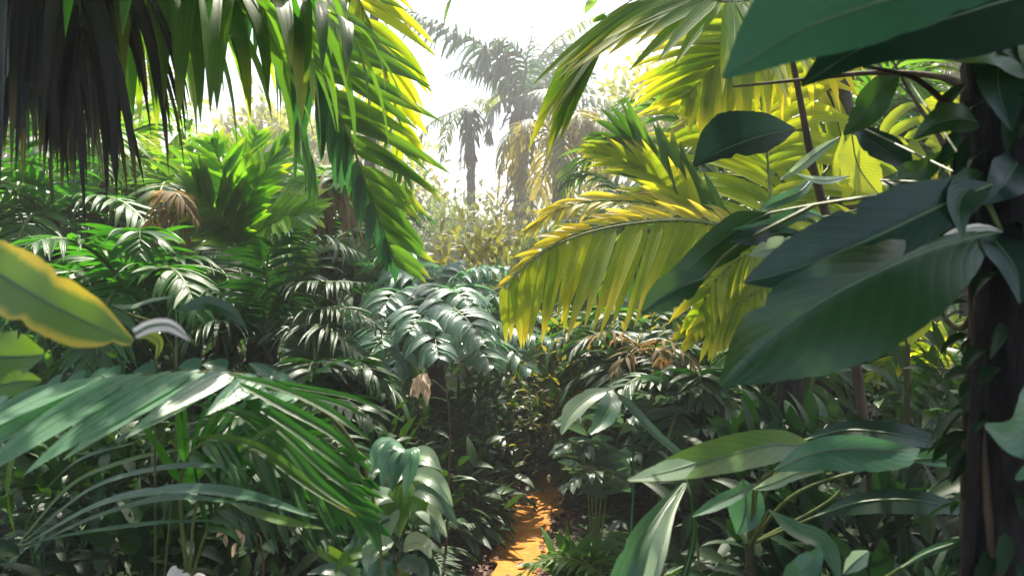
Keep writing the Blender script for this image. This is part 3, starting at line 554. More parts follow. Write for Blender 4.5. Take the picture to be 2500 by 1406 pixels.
frond(t,PP([hub,(1790,590,5.0),(1700,520,5.1),(1610,420,5.2),(1540,350,5.2),(1470,345,5.2)]),'palm_green',n=26,L=W(190,5.1),Wd=.09,droop=.5,ang=(42,20),up=(0,-.9,.4),**gp)
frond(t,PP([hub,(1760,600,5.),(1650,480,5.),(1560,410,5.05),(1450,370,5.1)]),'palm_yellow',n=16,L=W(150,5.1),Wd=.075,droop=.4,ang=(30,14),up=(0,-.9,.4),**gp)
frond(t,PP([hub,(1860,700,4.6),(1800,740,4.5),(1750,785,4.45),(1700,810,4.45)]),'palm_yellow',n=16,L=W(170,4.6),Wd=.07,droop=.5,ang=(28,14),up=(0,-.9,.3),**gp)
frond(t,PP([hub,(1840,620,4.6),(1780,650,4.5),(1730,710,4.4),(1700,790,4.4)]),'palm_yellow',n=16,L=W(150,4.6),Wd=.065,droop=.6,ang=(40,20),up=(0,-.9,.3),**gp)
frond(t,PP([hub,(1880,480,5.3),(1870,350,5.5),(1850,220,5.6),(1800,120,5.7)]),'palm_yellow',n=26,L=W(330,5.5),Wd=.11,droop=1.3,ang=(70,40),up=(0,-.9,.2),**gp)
frond(t,PP([hub,(1960,500,5.4),(2050,380,5.6),(2150,330,5.7),(2280,360,5.7)]),'palm_yellow',n=24,L=W(260,5.5),Wd=.10,droop=1.2,ang=(70,40),up=(0,-.9,.3),**gp)
frond(t,PP([hub,(1720,560,5.6),(1600,600,5.6),(1500,700,5.6)]),'palm_green',n=20,L=W(200,5.5),Wd=.07,droop=1.4,ang=(60,30),up=(0,-.8,.4),**gp)
# top right green frond sweeping down-left, from a palm to the right
t=thing('palm','palm whose broad green frond sweeps down to the left across the top of the frame','palm tree',np.array([2.9,6.4,0]))
hb=(2000,-120,5.6); mt=MB(); tube(mt,[(2.9,6.4,0),(2.8,6.2,2.5),P(*hb)],[.16,.12,.1],10,rough=.06,n=40); mt.build('trunk','bark_palm',t)
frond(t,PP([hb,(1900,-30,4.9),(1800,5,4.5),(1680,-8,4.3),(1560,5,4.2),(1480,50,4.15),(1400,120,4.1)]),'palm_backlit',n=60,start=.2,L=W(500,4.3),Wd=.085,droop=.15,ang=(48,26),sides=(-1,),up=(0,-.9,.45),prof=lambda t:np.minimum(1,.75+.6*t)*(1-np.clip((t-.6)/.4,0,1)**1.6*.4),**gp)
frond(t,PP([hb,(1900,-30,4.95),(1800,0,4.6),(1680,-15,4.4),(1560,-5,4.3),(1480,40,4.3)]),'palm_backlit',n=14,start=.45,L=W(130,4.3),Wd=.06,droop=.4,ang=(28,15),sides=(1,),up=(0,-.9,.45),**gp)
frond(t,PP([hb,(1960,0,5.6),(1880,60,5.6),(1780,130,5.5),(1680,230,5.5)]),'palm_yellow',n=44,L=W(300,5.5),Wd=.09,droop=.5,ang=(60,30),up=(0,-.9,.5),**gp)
frond(t,PP([hb,(1980,60,6),(1900,160,6),(1800,250,6),(1650,330,6)]),'palm_olive',n=34,L=W(170,6),Wd=.06,droop=1.2,ang=(60,30),up=(0,-.7,.6),**gp)
# ================================================================ right: big tree with thick dark trunk, climbing big-leaved plant
TR=np.array([1.42,2.05,0.]); 
t=thing('tree','big tree with thick dark trunk at the right edge and unseen crown widened for shade','tree',TR)
mt=MB(); tube(mt,[TR-[0,0,.1],TR+[-.03,0,.6],TR+[.02,0,1.5],TR+[.0,.05,2.4],TR+[.15,.1,4.2]],[.27,.17,.13,.122,.128,.115,.12,.11,.1],28,n=150,rough=.022); mt.build('trunk','bark',t)
mb=MB(); mc=MB()
shrubgeo(mb,mc,TR+[-.2,-.9,3.6],3.4,2.7,2.6,3600,.42,.22,stems=14,clump=26,z0=.3,segs=6)  # unseen crown, widened over the camera to darken the foreground
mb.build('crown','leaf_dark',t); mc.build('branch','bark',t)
for q in [[(2420,240,2.1),(2300,190,2.3),(2140,178,2.45),(1960,195,2.6),(1790,212,2.75)],[(2440,500,2.1),(2350,430,2.2),(2290,330,2.35),(2230,240,2.5),(2180,150,2.6)],[(2430,640,2.1),(2350,800,2.2),(2280,740,2.3),(2250,700,2.4)],[(2440,240,2.1),(2330,260,2.1),(2230,190,2.05),(2100,160,2.0)]]:
    mb=MB(); tube(mb,PP(q),[.014,.010,.007,.004],7,n=30); mb.build('branch','stem_brown',t)
t=thing('sapling','thin brown upright sapling stem crossing the yellow fronds at right','sapling',G(2190,3.2))
mb=MB(); tube(mb,[G(2190,3.2),P(2070,760,3.2),P(1990,430,3.2),P(1955,250,3.2),P(1935,150,3.2)],[.03,.024,.022,.02,.012],8,n=30,rough=.04); mb.build('stem','stem_brown',t)
leaf(t,[(1942,315,3.15),(1870,330,3.1),(1780,360,3.05),(1692,405,3.0)],[3,52,76,88,60,3],[3,34,50,40,20,3],mat='leaf_blue',wave=.02)
leaf(t,[(1990,430,3.1),(1950,470,3.),(1880,500,2.95),(1850,520,2.9)],[2,14,16,2],mat='leaf_teal')
leaf(t,[(2050,335,3.1),(2000,370,3.05),(1950,410,3.),(1905,440,3.)],[2,12,14,2],mat='leaf_pale')
leaf(t,[(2075,430,3.1),(2030,440,3.),(1990,440,2.95),(1945,425,2.9)],[1,9,11,2],mat='leaf_pale')
mb=MB(); n=150; z=RNG.uniform(.15,2.3,n); a=RNG.uniform(2.2,5.2,n)
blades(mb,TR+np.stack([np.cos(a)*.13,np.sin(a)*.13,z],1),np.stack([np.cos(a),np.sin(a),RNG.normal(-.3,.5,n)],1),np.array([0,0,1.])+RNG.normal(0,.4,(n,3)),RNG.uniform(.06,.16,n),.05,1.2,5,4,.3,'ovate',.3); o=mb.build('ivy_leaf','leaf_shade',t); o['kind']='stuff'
for k in range(3):
    mb=MB(); zz=np.linspace(0,2.6,14); aa=3.4+k*.5+zz*(1.1 if k%2 else -.8); tube(mb,TR+np.stack([np.cos(aa)*(.15-.01*zz),np.sin(aa)*(.15-.01*zz),zz],1),[.014,.011,.008],6,n=60,rough=.08); mb.build('creeper_stem','stem_brown',t)
# climbing big leaves
CB=np.array([1.25,2.1,0.])
t=thing('climbing_plant','climber on the dark trunk with huge dark oval leaves reaching left','climbing plant',CB)
mb=MB(); tube(mb,[CB,CB+[.0,-.06,.7],P(2400,640,2.0),P(2390,400,2.0),P(2370,150,2.0),P(2350,-80,2.0)],[.024,.02,.018,.016,.012],8,n=50,rough=.06); mb.build('stem','bark',t)
ST=(2390,450,2.0)
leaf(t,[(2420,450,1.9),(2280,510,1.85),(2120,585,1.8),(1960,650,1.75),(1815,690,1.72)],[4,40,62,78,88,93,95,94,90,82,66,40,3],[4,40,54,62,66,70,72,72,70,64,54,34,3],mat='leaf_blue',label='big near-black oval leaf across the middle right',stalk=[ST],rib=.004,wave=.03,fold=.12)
leaf(t,[(2445,565,1.95),(2300,600,1.85),(2150,660,1.75),(1990,745,1.7),(1860,840,1.68),(1760,940,1.66)],[2,14,22,34,50,66,80,88,84,64,6],[2,40,85,115,140,160,172,168,140,90,8],mat='leaf_dark',label='long green leaf with a pale upper edge, painted as lit, below the near-black leaf',stalk=[ST],rib=.004,wave=.16,fold=.3,tear=[(.8,1,.25),(.5,1,.12)],wfreq=11.)
leaf(t,[(2447,566,1.94),(2400,555,1.92),(2340,566,1.9),(2270,600,1.86)],[2,9,10,2],[3,14,8,2],mat='white_leaf_and_highlight',rib=.001,fold=.4,label='pale strip painting the highlight on the upturned edge near the trunk')  # white strip added to paint the highlight along the leaf edge
leaf(t,[(1880,520,2.4),(1800,560,2.35),(1720,620,2.3),(1640,700,2.3),(1570,760,2.3)],[3,40,36,30,28,4],[3,50,60,40,44,4],mat='leaf_dark',stalk=[(1990,500,2.3),(2200,470,2.1)],rib=.003,wave=.1)
leaf(t,[(1720,680,2.2),(1660,700,2.2),(1610,730,2.2),(1565,765,2.2)],[3,38,44,30,3],mat='leaf_dark',stalk=[(1800,600,2.25),(1990,500,2.2)],rib=.003)
leaf(t,[(2620,-150,1.4),(2350,-60,1.35),(2130,10,1.3),(1940,80,1.3),(1765,190,1.3)],[5,150,220,240,230,180,110,6],[5,60,90,110,115,110,70,6],mat='leaf_top',label='huge blurred leaf filling the top right corner',stalk=[(2650,-150,1.6)],rib=.004,wave=.05,fold=.1)
leaf(t,[(2720,-60,1.75),(2500,-10,1.7),(2300,50,1.65),(2120,110,1.6),(1955,210,1.6)],[5,150,200,150,90,5],[5,120,150,130,60,5],mat='leaf_blue',stalk=[(2550,120,2.0)],rib=.004,wave=.08)
leaf(t,[(2560,160,2.),(2480,140,1.9),(2400,120,1.85),(2330,150,1.8)],[4,60,80,60,5],mat='leaf_mid',stalk=[(2500,250,2.1)])
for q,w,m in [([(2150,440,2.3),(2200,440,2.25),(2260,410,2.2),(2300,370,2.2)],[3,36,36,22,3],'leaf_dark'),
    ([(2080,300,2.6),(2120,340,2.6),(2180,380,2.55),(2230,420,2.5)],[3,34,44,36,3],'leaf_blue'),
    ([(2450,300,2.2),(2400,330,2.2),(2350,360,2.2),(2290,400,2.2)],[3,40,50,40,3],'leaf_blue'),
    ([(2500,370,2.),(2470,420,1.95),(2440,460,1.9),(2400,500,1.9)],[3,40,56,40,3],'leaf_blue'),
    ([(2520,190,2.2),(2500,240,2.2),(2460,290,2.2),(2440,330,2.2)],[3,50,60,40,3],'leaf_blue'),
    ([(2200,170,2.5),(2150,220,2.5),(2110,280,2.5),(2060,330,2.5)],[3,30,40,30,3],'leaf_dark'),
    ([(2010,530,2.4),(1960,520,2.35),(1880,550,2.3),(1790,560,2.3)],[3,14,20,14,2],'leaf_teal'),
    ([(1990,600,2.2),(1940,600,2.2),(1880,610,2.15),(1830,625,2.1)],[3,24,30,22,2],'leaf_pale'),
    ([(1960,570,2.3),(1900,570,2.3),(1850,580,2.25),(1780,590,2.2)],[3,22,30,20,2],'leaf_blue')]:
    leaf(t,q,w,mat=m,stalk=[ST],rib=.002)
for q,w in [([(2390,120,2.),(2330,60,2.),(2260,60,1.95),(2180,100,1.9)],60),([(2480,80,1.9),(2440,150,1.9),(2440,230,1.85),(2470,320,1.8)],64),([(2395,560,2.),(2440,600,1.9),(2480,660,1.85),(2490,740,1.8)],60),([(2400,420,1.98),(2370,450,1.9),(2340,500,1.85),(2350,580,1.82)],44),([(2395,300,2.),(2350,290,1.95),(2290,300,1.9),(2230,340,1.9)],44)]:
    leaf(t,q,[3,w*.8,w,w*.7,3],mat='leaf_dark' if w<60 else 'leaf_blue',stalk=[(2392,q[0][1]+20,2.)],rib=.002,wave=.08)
# yellow backlit leaves behind it
t=thing('vine','vine with yellow-green backlit leaves between the dark ones at upper right','vine',G(2330,3.6))
mb=MB(); tube(mb,[G(2330,3.6),P(2370,700,3.6),P(2365,460,3.6),P(2370,250,3.6),P(2290,190,3.5)],[.012,.01,.008,.006],6,n=40); mb.build('stem','stalk_dark',t)
for q,w in [([(2360,240,3.5),(2330,270,3.5),(2310,310,3.5),(2345,370,3.5)],[4,60,76,50,3]),([(2080,330,3.6),(2090,390,3.6),(2110,430,3.6),(2150,480,3.6)],[4,50,60,40,3]),([(2060,320,3.9),(2080,400,3.9),(2090,460,3.9),(2060,500,3.9)],[4,40,60,50,3]),([(2480,370,3.5),(2440,390,3.5),(2400,420,3.5),(2350,480,3.5)],[4,30,44,30,3]),([(2330,440,3.6),(2340,480,3.6),(2360,500,3.6),(2370,540,3.6)],[3,24,30,20,2]),([(2270,735,3.4),(2250,770,3.4),(2235,800,3.4),(2220,840,3.4)],[4,20,30,22,3])]:
    leaf(t,q,w,mat='leaf_yellow',rib=.003,wave=.12,tear=[(.55,1,.35)])
t=thing('palm','small sunlit palm seen low through the gap left of the thick dark trunk','palm tree',G(2290,5.2))
mt=MB(); tube(mt,[G(2290,5.2),P(2290,900,5.2)],[.05,.04],7); mt.build('trunk','bark_palm',t)
for q in [((2290,900,5.2),(2240,840,5.1),(2170,800,5.),(2090,840,5.)),((2290,900,5.2),(2270,820,5.2),(2220,780,5.2),(2180,780,5.2)),((2290,900,5.2),(2240,880,5.),(2190,880,5.),(2120,930,4.9)),((2290,900,5.2),(2310,820,5.2),(2350,780,5.2),(2400,800,5.2)),((2290,900,5.2),(2330,840,5.2),(2400,830,5.2),(2460,880,5.2))]:
    frond(t,PP(q),'palm_yellow',n=16,L=W(90,5.1),Wd=.05,droop=.8,segs=5,rad=.008)
t=thing('sapling','thin dark sapling standing in front of the small sunlit palm','sapling',G(2215,4.2))
mb=MB(); tube(mb,[G(2215,4.2),P(2215,900,4.2),P(2218,760,4.2),P(2190,600,4.2)],[.02,.017,.014,.008],7); mb.build('stem','stem_brown',t)
leaf(t,[(2190,600,4.2),(2170,640,4.15),(2150,690,4.1),(2140,740,4.1)],[3,26,30,3],mat='leaf_dark')
# right edge leaf
t=thing('broadleaf_plant','rippled green leaf entering low at the right edge','leafy plant',np.array([1.75,1.75,0]))
leaf(t,[(2640,960,1.75),(2560,1000,1.7),(2480,1060,1.65),(2405,1040,1.62)],[6,90,70,40,6],[6,90,110,60,6],mat='leaf_teal',stalk=[(2640,1300,1.75),(1.75,1.75,0.0)],wave=.15)
leaf(t,[(2640,1100,1.7),(2570,1120,1.65),(2510,1150,1.6),(2480,1170,1.6)],[4,50,40,4],mat='leaf_teal',stalk=[(2640,1300,1.75)],wave=.15)
# ================================================================ lower right broad leaves
b=np.array([.62,2.6,0.])
t=thing('broadleaf_plant','low plant with broad arching blue-green leaves right of the orange path','leafy plant',b)
S1=(1830,1330,2.6)
mb=MB(); tube(mb,[b+[.25,0,0],P(*S1)],[.02,.016],7); mb.build('stem','stalk_dark',t)
U_=(0,-.82,.57)
leaf(t,[(2010,1100,2.4),(1900,1085,2.3),(1780,1110,2.2),(1650,1150,2.1),(1535,1175,2.05)],[3,34,44,44,36,4],[3,40,56,48,26,3],mat='leaf_mid',nrm=U_,stalk=[(2050,1200,2.5),S1],fold=.3,label='yellow-green leaf with a pale pointed tip')
leaf(t,[(1700,1130,2.09),(1650,1145,2.07),(1590,1160,2.04),(1532,1172,2.02)],[3,30,26,16,2],[3,30,26,14,2],mat='leaf_pale',nrm=(0,-.7,.7),fold=.1)
leaf(t,[(1890,1148,2.2),(1990,1105,2.15),(2090,1095,2.15),(2180,1100,2.15),(2245,1095,2.2)],[4,30,34,30,20,3],[4,40,56,60,44,3],mat='leaf_teal',nrm=U_,stalk=[(1850,1190,2.4),S1],wave=.12,fold=.1,label='pale wavy-edged leaf')
leaf(t,[(1960,1075,2.5),(2060,1050,2.45),(2160,1055,2.4),(2260,1075,2.4),(2350,1095,2.4)],[3,18,28,30,22,3],[3,20,30,28,18,3],mat='leaf_blue',nrm=U_,stalk=[(1880,1180,2.5),S1])
leaf(t,[(2210,1120,2.3),(2290,1120,2.3),(2370,1125,2.3),(2450,1135,2.3)],[3,20,26,16,2],mat='leaf_teal',nrm=U_,stalk=[(1950,1200,2.4),S1])
leaf(t,[(1840,1195,2.3),(1890,1180,2.25),(1950,1155,2.2),(2010,1150,2.2)],[2,14,18,14,2],mat='leaf_pale',nrm=U_,stalk=[S1],fold=.5)
leaf(t,[(1850,1180,2.35),(1790,1210,2.3),(1740,1235,2.25),(1690,1260,2.2)],[2,14,18,14,2],mat='leaf_teal',nrm=U_,stalk=[S1],fold=.4)
leaf(t,[(1815,1170,2.5),(1820,1220,2.48),(1815,1265,2.46),(1800,1303,2.45)],[3,40,46,34,4],mat='leaf_teal',nrm=(0,-.9,.4),stalk=[S1])
leaf(t,[(1878,1245,2.2),(1940,1295,2.12),(2010,1330,2.06),(2052,1420,2.0)],[2,22,28,24,3],[2,20,24,22,3],mat='strap',nrm=(0,-.75,.65),stalk=[S1],fold=.35)
leaf(t,[(1990,1260,2.5),(2100,1225,2.45),(2230,1220,2.4),(2380,1250,2.4)],[3,20,26,22,3],[3,30,40,30,3],mat='leaf_blue',nrm=U_,stalk=[S1])
leaf(t,[(2200,1385,2.1),(2260,1350,2.1),(2330,1325,2.1),(2400,1305,2.1)],[2,8,11,8,2],mat='strap',nrm=U_,stalk=[(2100,1450,2.2)])
leaf(t,[(2060,1400,2.1),(2090,1370,2.1),(2120,1345,2.1)],[2,18,22,3],mat='leaf_pale',nrm=(0,-.7,.6))
leaf(t,[(1900,1430,2.05),(1950,1400,2.),(1990,1360,2.),(2000,1330,2.)],[2,30,30,3],mat='leaf_teal',nrm=(0,-.7,.6))
# tall strap plant between
t=thing('strap_plant','tall strap-leaved plant with wide folded blue-green blades at the bottom right of the path','leafy plant',np.array([.42,2.35,0]))
Z=(1600,1700,2.35)
leaf(t,[(1670,1180,2.3),(1620,1240,2.2),(1560,1330,2.1),(1520,1430,2.05)],[3,14,26,34,36],[3,12,26,36,44],mat='strap',nrm=(0,-.9,.4),fold=.4,segs=30)
leaf(t,[(1675,1180,2.25),(1640,1250,2.15),(1615,1340,2.05),(1590,1430,2.0)],[3,10,22,28,24],[3,6,10,14,12],mat='leaf_pale',nrm=(0,-.9,.4),fold=.5,segs=30)
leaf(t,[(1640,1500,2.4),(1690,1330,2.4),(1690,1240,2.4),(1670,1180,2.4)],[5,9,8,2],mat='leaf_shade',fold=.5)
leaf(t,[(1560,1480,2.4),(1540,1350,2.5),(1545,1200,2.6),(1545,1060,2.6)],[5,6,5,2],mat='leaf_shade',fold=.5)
leaf(t,[(1660,1110,2.9),(1590,1050,2.95),(1530,985,3.0),(1480,945,3.)],[9,12,12,3],[9,10,10,3],mat='leaf_grey',fold=.5,nrm=(0,-.8,.6),stalk=[(1700,1300,2.8),(1720,1700,2.8)])
leaf(t,[(1500,948,3.0),(1440,970,2.95),(1395,1010,2.9),(1370,1060,2.85)],[3,20,26,3],mat='leaf_pale',nrm=(0,-.7,.7),fold=.3)
leaf(t,[(1490,950,3.),(1490,990,2.9),(1470,1030,2.85),(1440,1060,2.8)],[3,26,26,3],mat='leaf_teal',nrm=(0,-.7,.7),fold=.3)
# ================================================================ left foreground
t=thing('banana_plant','young banana plant with a big yellow-edged leaf entering from the left','banana plant',np.array([-1.35,1.5,0]))
mb=MB(); tube(mb,[(-1.35,1.5,0),(-1.3,1.5,.8),P(-260,560,1.5)],[.06,.05,.025],10,n=30); mb.build('stem','stalk',t)
leaf(t,[(-120,590,1.5),(0,670,1.45),(110,735,1.4),(220,790,1.38),(325,835,1.35)],[30,72,84,74,58,6],[30,78,82,72,66,8],mat='banana',stalk=[(-260,560,1.5)],rib=.003,fold=.12,wave=.03,segs=40,tear=[(.93,1,.5)])
leaf(t,[(330,815,1.36),(370,795,1.36),(420,795,1.36),(466,832,1.36)],[14,14,14,8,1],[14,18,20,14,1],mat='white_leaf_and_highlight',fold=.2,label='white withered tip curling off the leaf')
leaf(t,[(-60,860,1.7),(0,870,1.7),(60,870,1.7),(108,865,1.7)],[40,60,64,50,10],[40,60,70,50,12],mat='leaf_mid',stalk=[(-260,760,1.6)],wave=.15,tear=[(.6,-1,.4)])
leaf(t,[(-80,960,1.8),(0,940,1.8),(60,930,1.8),(100,930,1.8)],[20,30,36,5],mat='leaf_mid',stalk=[(-260,760,1.6)],wave=.1)
# big teal frond bottom left
t=thing('palm','young palm with a big teal frond of wide glossy leaflets across the lower left','palm tree',np.array([-1.9,2.6,0]))
h0=(900,1700,2.6); mt=MB(); tube(mt,[(-.55,2.6,0),P(*h0)],[.05,.04],9,n=14,rough=.06); mt.build('trunk','bark_palm',t)
tk=dict(segs=10,across=4,fold=.3,twist=.12,jit=.04)
frond(t,PP([h0,(930,1350,2.6),(860,1080,2.45),(700,950,2.3),(560,912,2.2),(400,913,2.15),(200,932,2.1),(0,965,2.05),(-180,1020,2.05)]),'palm_sheen',n=27,L=W(400,2.15),Wd=.08,droop=.12,ang=(62,44),sides=(-1,),start=.52,up=(0,-.6,.8),rad=.007,prof=lambda t:np.interp(t,[.5,.58,.68,.8,1],[.28,.42,.95,1.0,.75]),**tk)
frond(t,PP([h0,(930,1350,2.65),(860,1080,2.5),(700,945,2.35),(560,905,2.25),(400,907,2.2),(200,927,2.15),(0,960,2.1)]),'leaf_teal',n=16,L=W(60,2.2),Wd=.08,droop=.3,ang=(25,18),sides=(1,),start=.52,up=(0,-.5,.86),rad=.004,**tk)
Q=(0,-.8,.6)
for q,w_,m_ in [([(560,915,2.15),(680,945,2.1),(800,1000,2.05),(905,1075,2.)],10,'palm_mid'),([(560,925,2.17),(680,985,2.12),(800,1050,2.07),(900,1130,2.02)],12,'palm_mid'),([(560,950,2.2),(680,1020,2.15),(790,1100,2.1),(905,1190,2.05)],13,'palm_mid'),([(600,985,2.22),(700,1060,2.17),(800,1150,2.12),(900,1225,2.07)],12,'palm_mid'),([(620,1030,2.25),(700,1090,2.2),(780,1180,2.15),(880,1255,2.1)],13,'palm_mid'),([(470,985,2.3),(560,1000,2.3),(650,1030,2.25),(720,1075,2.2)],9,'palm_mid'),([(440,1070,2.3),(560,1072,2.3),(650,1105,2.25),(750,1180,2.2),(870,1260,2.15)],13,'palm_green'),([(590,940,2.25),(720,960,2.2),(830,985,2.2),(905,1025,2.2)],8,'palm_mid'),([(720,990,2.18),(690,1030,2.16),(640,1060,2.15),(600,1085,2.15)],9,'palm_green'),([(600,920,2.3),(760,950,2.3),(860,970,2.3),(930,1000,2.3)],7,'palm_mid'),([(520,960,2.35),(640,1050,2.3),(740,1150,2.3),(800,1250,2.3)],10,'palm_mid'),([(590,1040,2.4),(680,1140,2.4),(760,1230,2.4),(850,1330,2.4)],11,'palm_mid')]:
    leaf(t,q,[2,w_*.8,w_,w_,w_*.8,1],mat=m_,nrm=Q,fold=.35,rib=.0012,segs=26,across=6,wave=.06)
# striped frond lower
t=thing('palm','low palm with narrow striped green leaflets left of the silver shrub','palm tree',np.array([-1.2,2.75,0]))
h0=(460,1440,2.7)
mt=MB(); tube(mt,[(-1.2,2.75,0),P(*h0)],[.05,.03],8); mt.build('trunk','bark_palm',t)
frond(t,PP([h0,(440,1180,2.7),(500,1080,2.6),(620,1090,2.5),(760,1170,2.4),(900,1280,2.35)]),'palm_mid',n=22,L=W(230,2.5),Wd=.045,droop=.4,ang=(45,20),sides=(1,-1),start=.3,up=(0,-.8,.6),rad=.008,**tk)
frond(t,PP([h0,(480,1230,2.7),(560,1130,2.6),(680,1060,2.5),(800,1080,2.45),(900,1180,2.4)]),'palm_mid',n=14,L=W(150,2.5),Wd=.03,droop=.6,ang=(45,20),start=.4,up=(0,-.8,.6),rad=.006,**tk)
frond(t,PP([h0,(520,1260,2.6),(600,1220,2.5),(700,1250,2.4),(800,1300,2.3)]),'palm_dark',n=24,L=W(170,2.5),Wd=.03,droop=.6,ang=(45,20),start=.3,up=(0,-.8,.6),rad=.006,**tk)
t=thing('strap_plant','plant with long grey-green strap leaves lying low at the bottom left','leafy plant',G(60,2.7))
for q,w,m in [([(60,1330,2.6),(250,1230,2.45),(450,1195,2.3),(620,1215,2.2),(775,1265,2.1)],[3,12,17,18,16,2],'leaf_teal'),([(60,1340,2.6),(240,1260,2.5),(420,1215,2.4),(600,1230,2.3)],[3,9,12,2],'strap'),([(60,1320,2.6),(230,1190,2.6),(420,1140,2.5),(615,1143,2.4)],[2,8,11,9,2],'strap'),([(50,1320,2.6),(180,1180,2.7),(330,1120,2.7),(480,1090,2.7)],[2,7,9,2],'leaf_mid'),([(50,1330,2.6),(200,1300,2.5),(400,1275,2.4),(560,1270,2.4)],[2,6,7,2],'strap'),([(560,1225,2.4),(620,1250,2.3),(700,1275,2.25),(790,1290,2.2)],[2,12,14,2],'leaf_mid'),([(50,1310,2.6),(110,1200,2.5),(200,1120,2.4),(330,1080,2.4)],[2,7,8,2],'strap'),([(40,1310,2.6),(20,1200,2.5),(40,1100,2.5),(90,1040,2.5)],[2,7,8,2],'leaf_mid')]:
    leaf(t,q,w,mat=m,nrm=(0,-.5,.86),fold=.3,rib=.0015,segs=30,across=6)
# silvery-teal shrub left of path
t=thing('shrub','glossy silver-green shrub of broad drooping leaves standing left of the orange path','shrub',np.array([-.62,3.2,0]))
mb=MB(); b0=np.array([-.55,3.2,0.]); 
for q in [(960,1110,3.0),(1040,1180,3.0),(880,1230,3.0),(1000,1260,2.95),(940,1300,2.9),(830,1330,2.9)]: tube(mb,[b0,(b0+P(*q))/2+[0,0,.06],P(*q)],[.014,.006],6,n=12)
mb.build('stem','stalk',t)
def cl(c,n,Lp,Wp,m,d,name='foliage',az=(0,6.28),el=(-.2,.7),droop=1.4):
    mb=MB(); a=RNG.uniform(*az,n); e=RNG.uniform(*el,n); dd=np.stack([np.cos(a)*np.cos(e),-np.abs(np.sin(a))*np.cos(e)*.7,np.sin(e)],1)
    blades(mb,P(*c)+RNG.normal(0,.02,(n,3)),dd,np.array([0,-.5,.9])+RNG.normal(0,.2,(n,3)),W(Lp,d)*RNG.uniform(.75,1.15,n),W(Wp,d),droop,9,6,.25,'ovate',RNG.normal(0,.2,n),None,.1); mb.build(name,m,t)
for q,w_,m_ in [
 ([(985,1095,2.85),(955,1085,2.8),(925,1100,2.75),(908,1150,2.72)],24,'palm_sheen'),([(990,1098,2.84),(970,1090,2.78),(945,1120,2.73),(932,1185,2.7)],24,'palm_sheen'),([(992,1100,2.83),(985,1100,2.76),(968,1140,2.72),(958,1200,2.7)],24,'leaf_teal'),([(995,1100,2.82),(1005,1105,2.76),(1000,1150,2.72),(990,1210,2.7)],22,'palm_sheen'),
 ([(1000,1130,2.85),(1020,1110,2.8),(1050,1115,2.75),(1075,1145,2.72)],22,'leaf_pale'),([(998,1165,2.82),(1030,1160,2.76),(1070,1180,2.72),(1105,1235,2.7)],24,'leaf_pale'),([(995,1200,2.82),(1035,1200,2.76),(1080,1230,2.72),(1118,1285,2.7)],22,'leaf_grey'),([(992,1235,2.82),(1030,1240,2.76),(1065,1270,2.72),(1090,1310,2.7)],24,'leaf_pale'),([(990,1270,2.8),(1020,1265,2.75),(1050,1285,2.7),(1075,1325,2.68)],22,'leaf_grey'),
 ([(985,1340,2.75),(1005,1325,2.7),(1035,1330,2.66),(1052,1362,2.64)],26,'leaf_pale'),([(985,1180,2.78),(972,1215,2.74),(968,1260,2.7),(975,1310,2.68)],36,'leaf_mid'),([(985,1160,2.84),(1010,1190,2.8),(1020,1235,2.76),(1015,1290,2.74)],30,'leaf_mid'),
 ([(975,1215,2.78),(940,1210,2.73),(905,1225,2.7),(880,1265,2.68)],26,'leaf_pale'),([(975,1250,2.76),(940,1255,2.7),(905,1280,2.67),(885,1330,2.65)],26,'leaf_grey'),([(970,1230,2.74),(950,1260,2.69),(940,1290,2.66),(942,1335,2.64)],28,'leaf_pale'),([(965,1290,2.75),(920,1290,2.7),(880,1310,2.66),(850,1350,2.64)],24,'leaf_grey'),([(960,1320,2.72),(930,1330,2.68),(905,1355,2.64),(900,1400,2.62)],30,'leaf_pale'),
 ([(950,1350,2.72),(900,1345,2.67),(850,1360,2.63),(815,1400,2.6)],24,'leaf_mid'),([(880,1420,2.7),(830,1370,2.66),(780,1340,2.62),(735,1315,2.6)],20,'leaf_mid'),([(890,1430,2.68),(850,1400,2.63),(800,1390,2.6),(750,1400,2.58)],20,'leaf_grey'),([(970,1380,2.7),(1000,1375,2.66),(1030,1390,2.62),(1045,1425,2.6)],24,'leaf_grey'),([(960,1400,2.66),(940,1390,2.62),(915,1400,2.6),(900,1430,2.58)],26,'leaf_teal')]:
    leaf(t,q,[3,w_*.75,w_,w_*.9,w_*.55,2],mat=m_,nrm=(0,-.75,.65),fold=.25,rib=.0015,segs=20,across=8,wave=.1)
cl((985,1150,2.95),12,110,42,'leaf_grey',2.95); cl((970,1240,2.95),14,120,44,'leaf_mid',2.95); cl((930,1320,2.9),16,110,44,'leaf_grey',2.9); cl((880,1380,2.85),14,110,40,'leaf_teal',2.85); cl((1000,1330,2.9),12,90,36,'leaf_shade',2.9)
mb=MB(); tube(mb,[b0,P(970,1400,2.8),P(980,1280,2.8),P(1000,1150,2.84),P(985,1095,2.85)],[.013,.009,.006,.004],6,n=24); mb.build('stem','stalk',t)
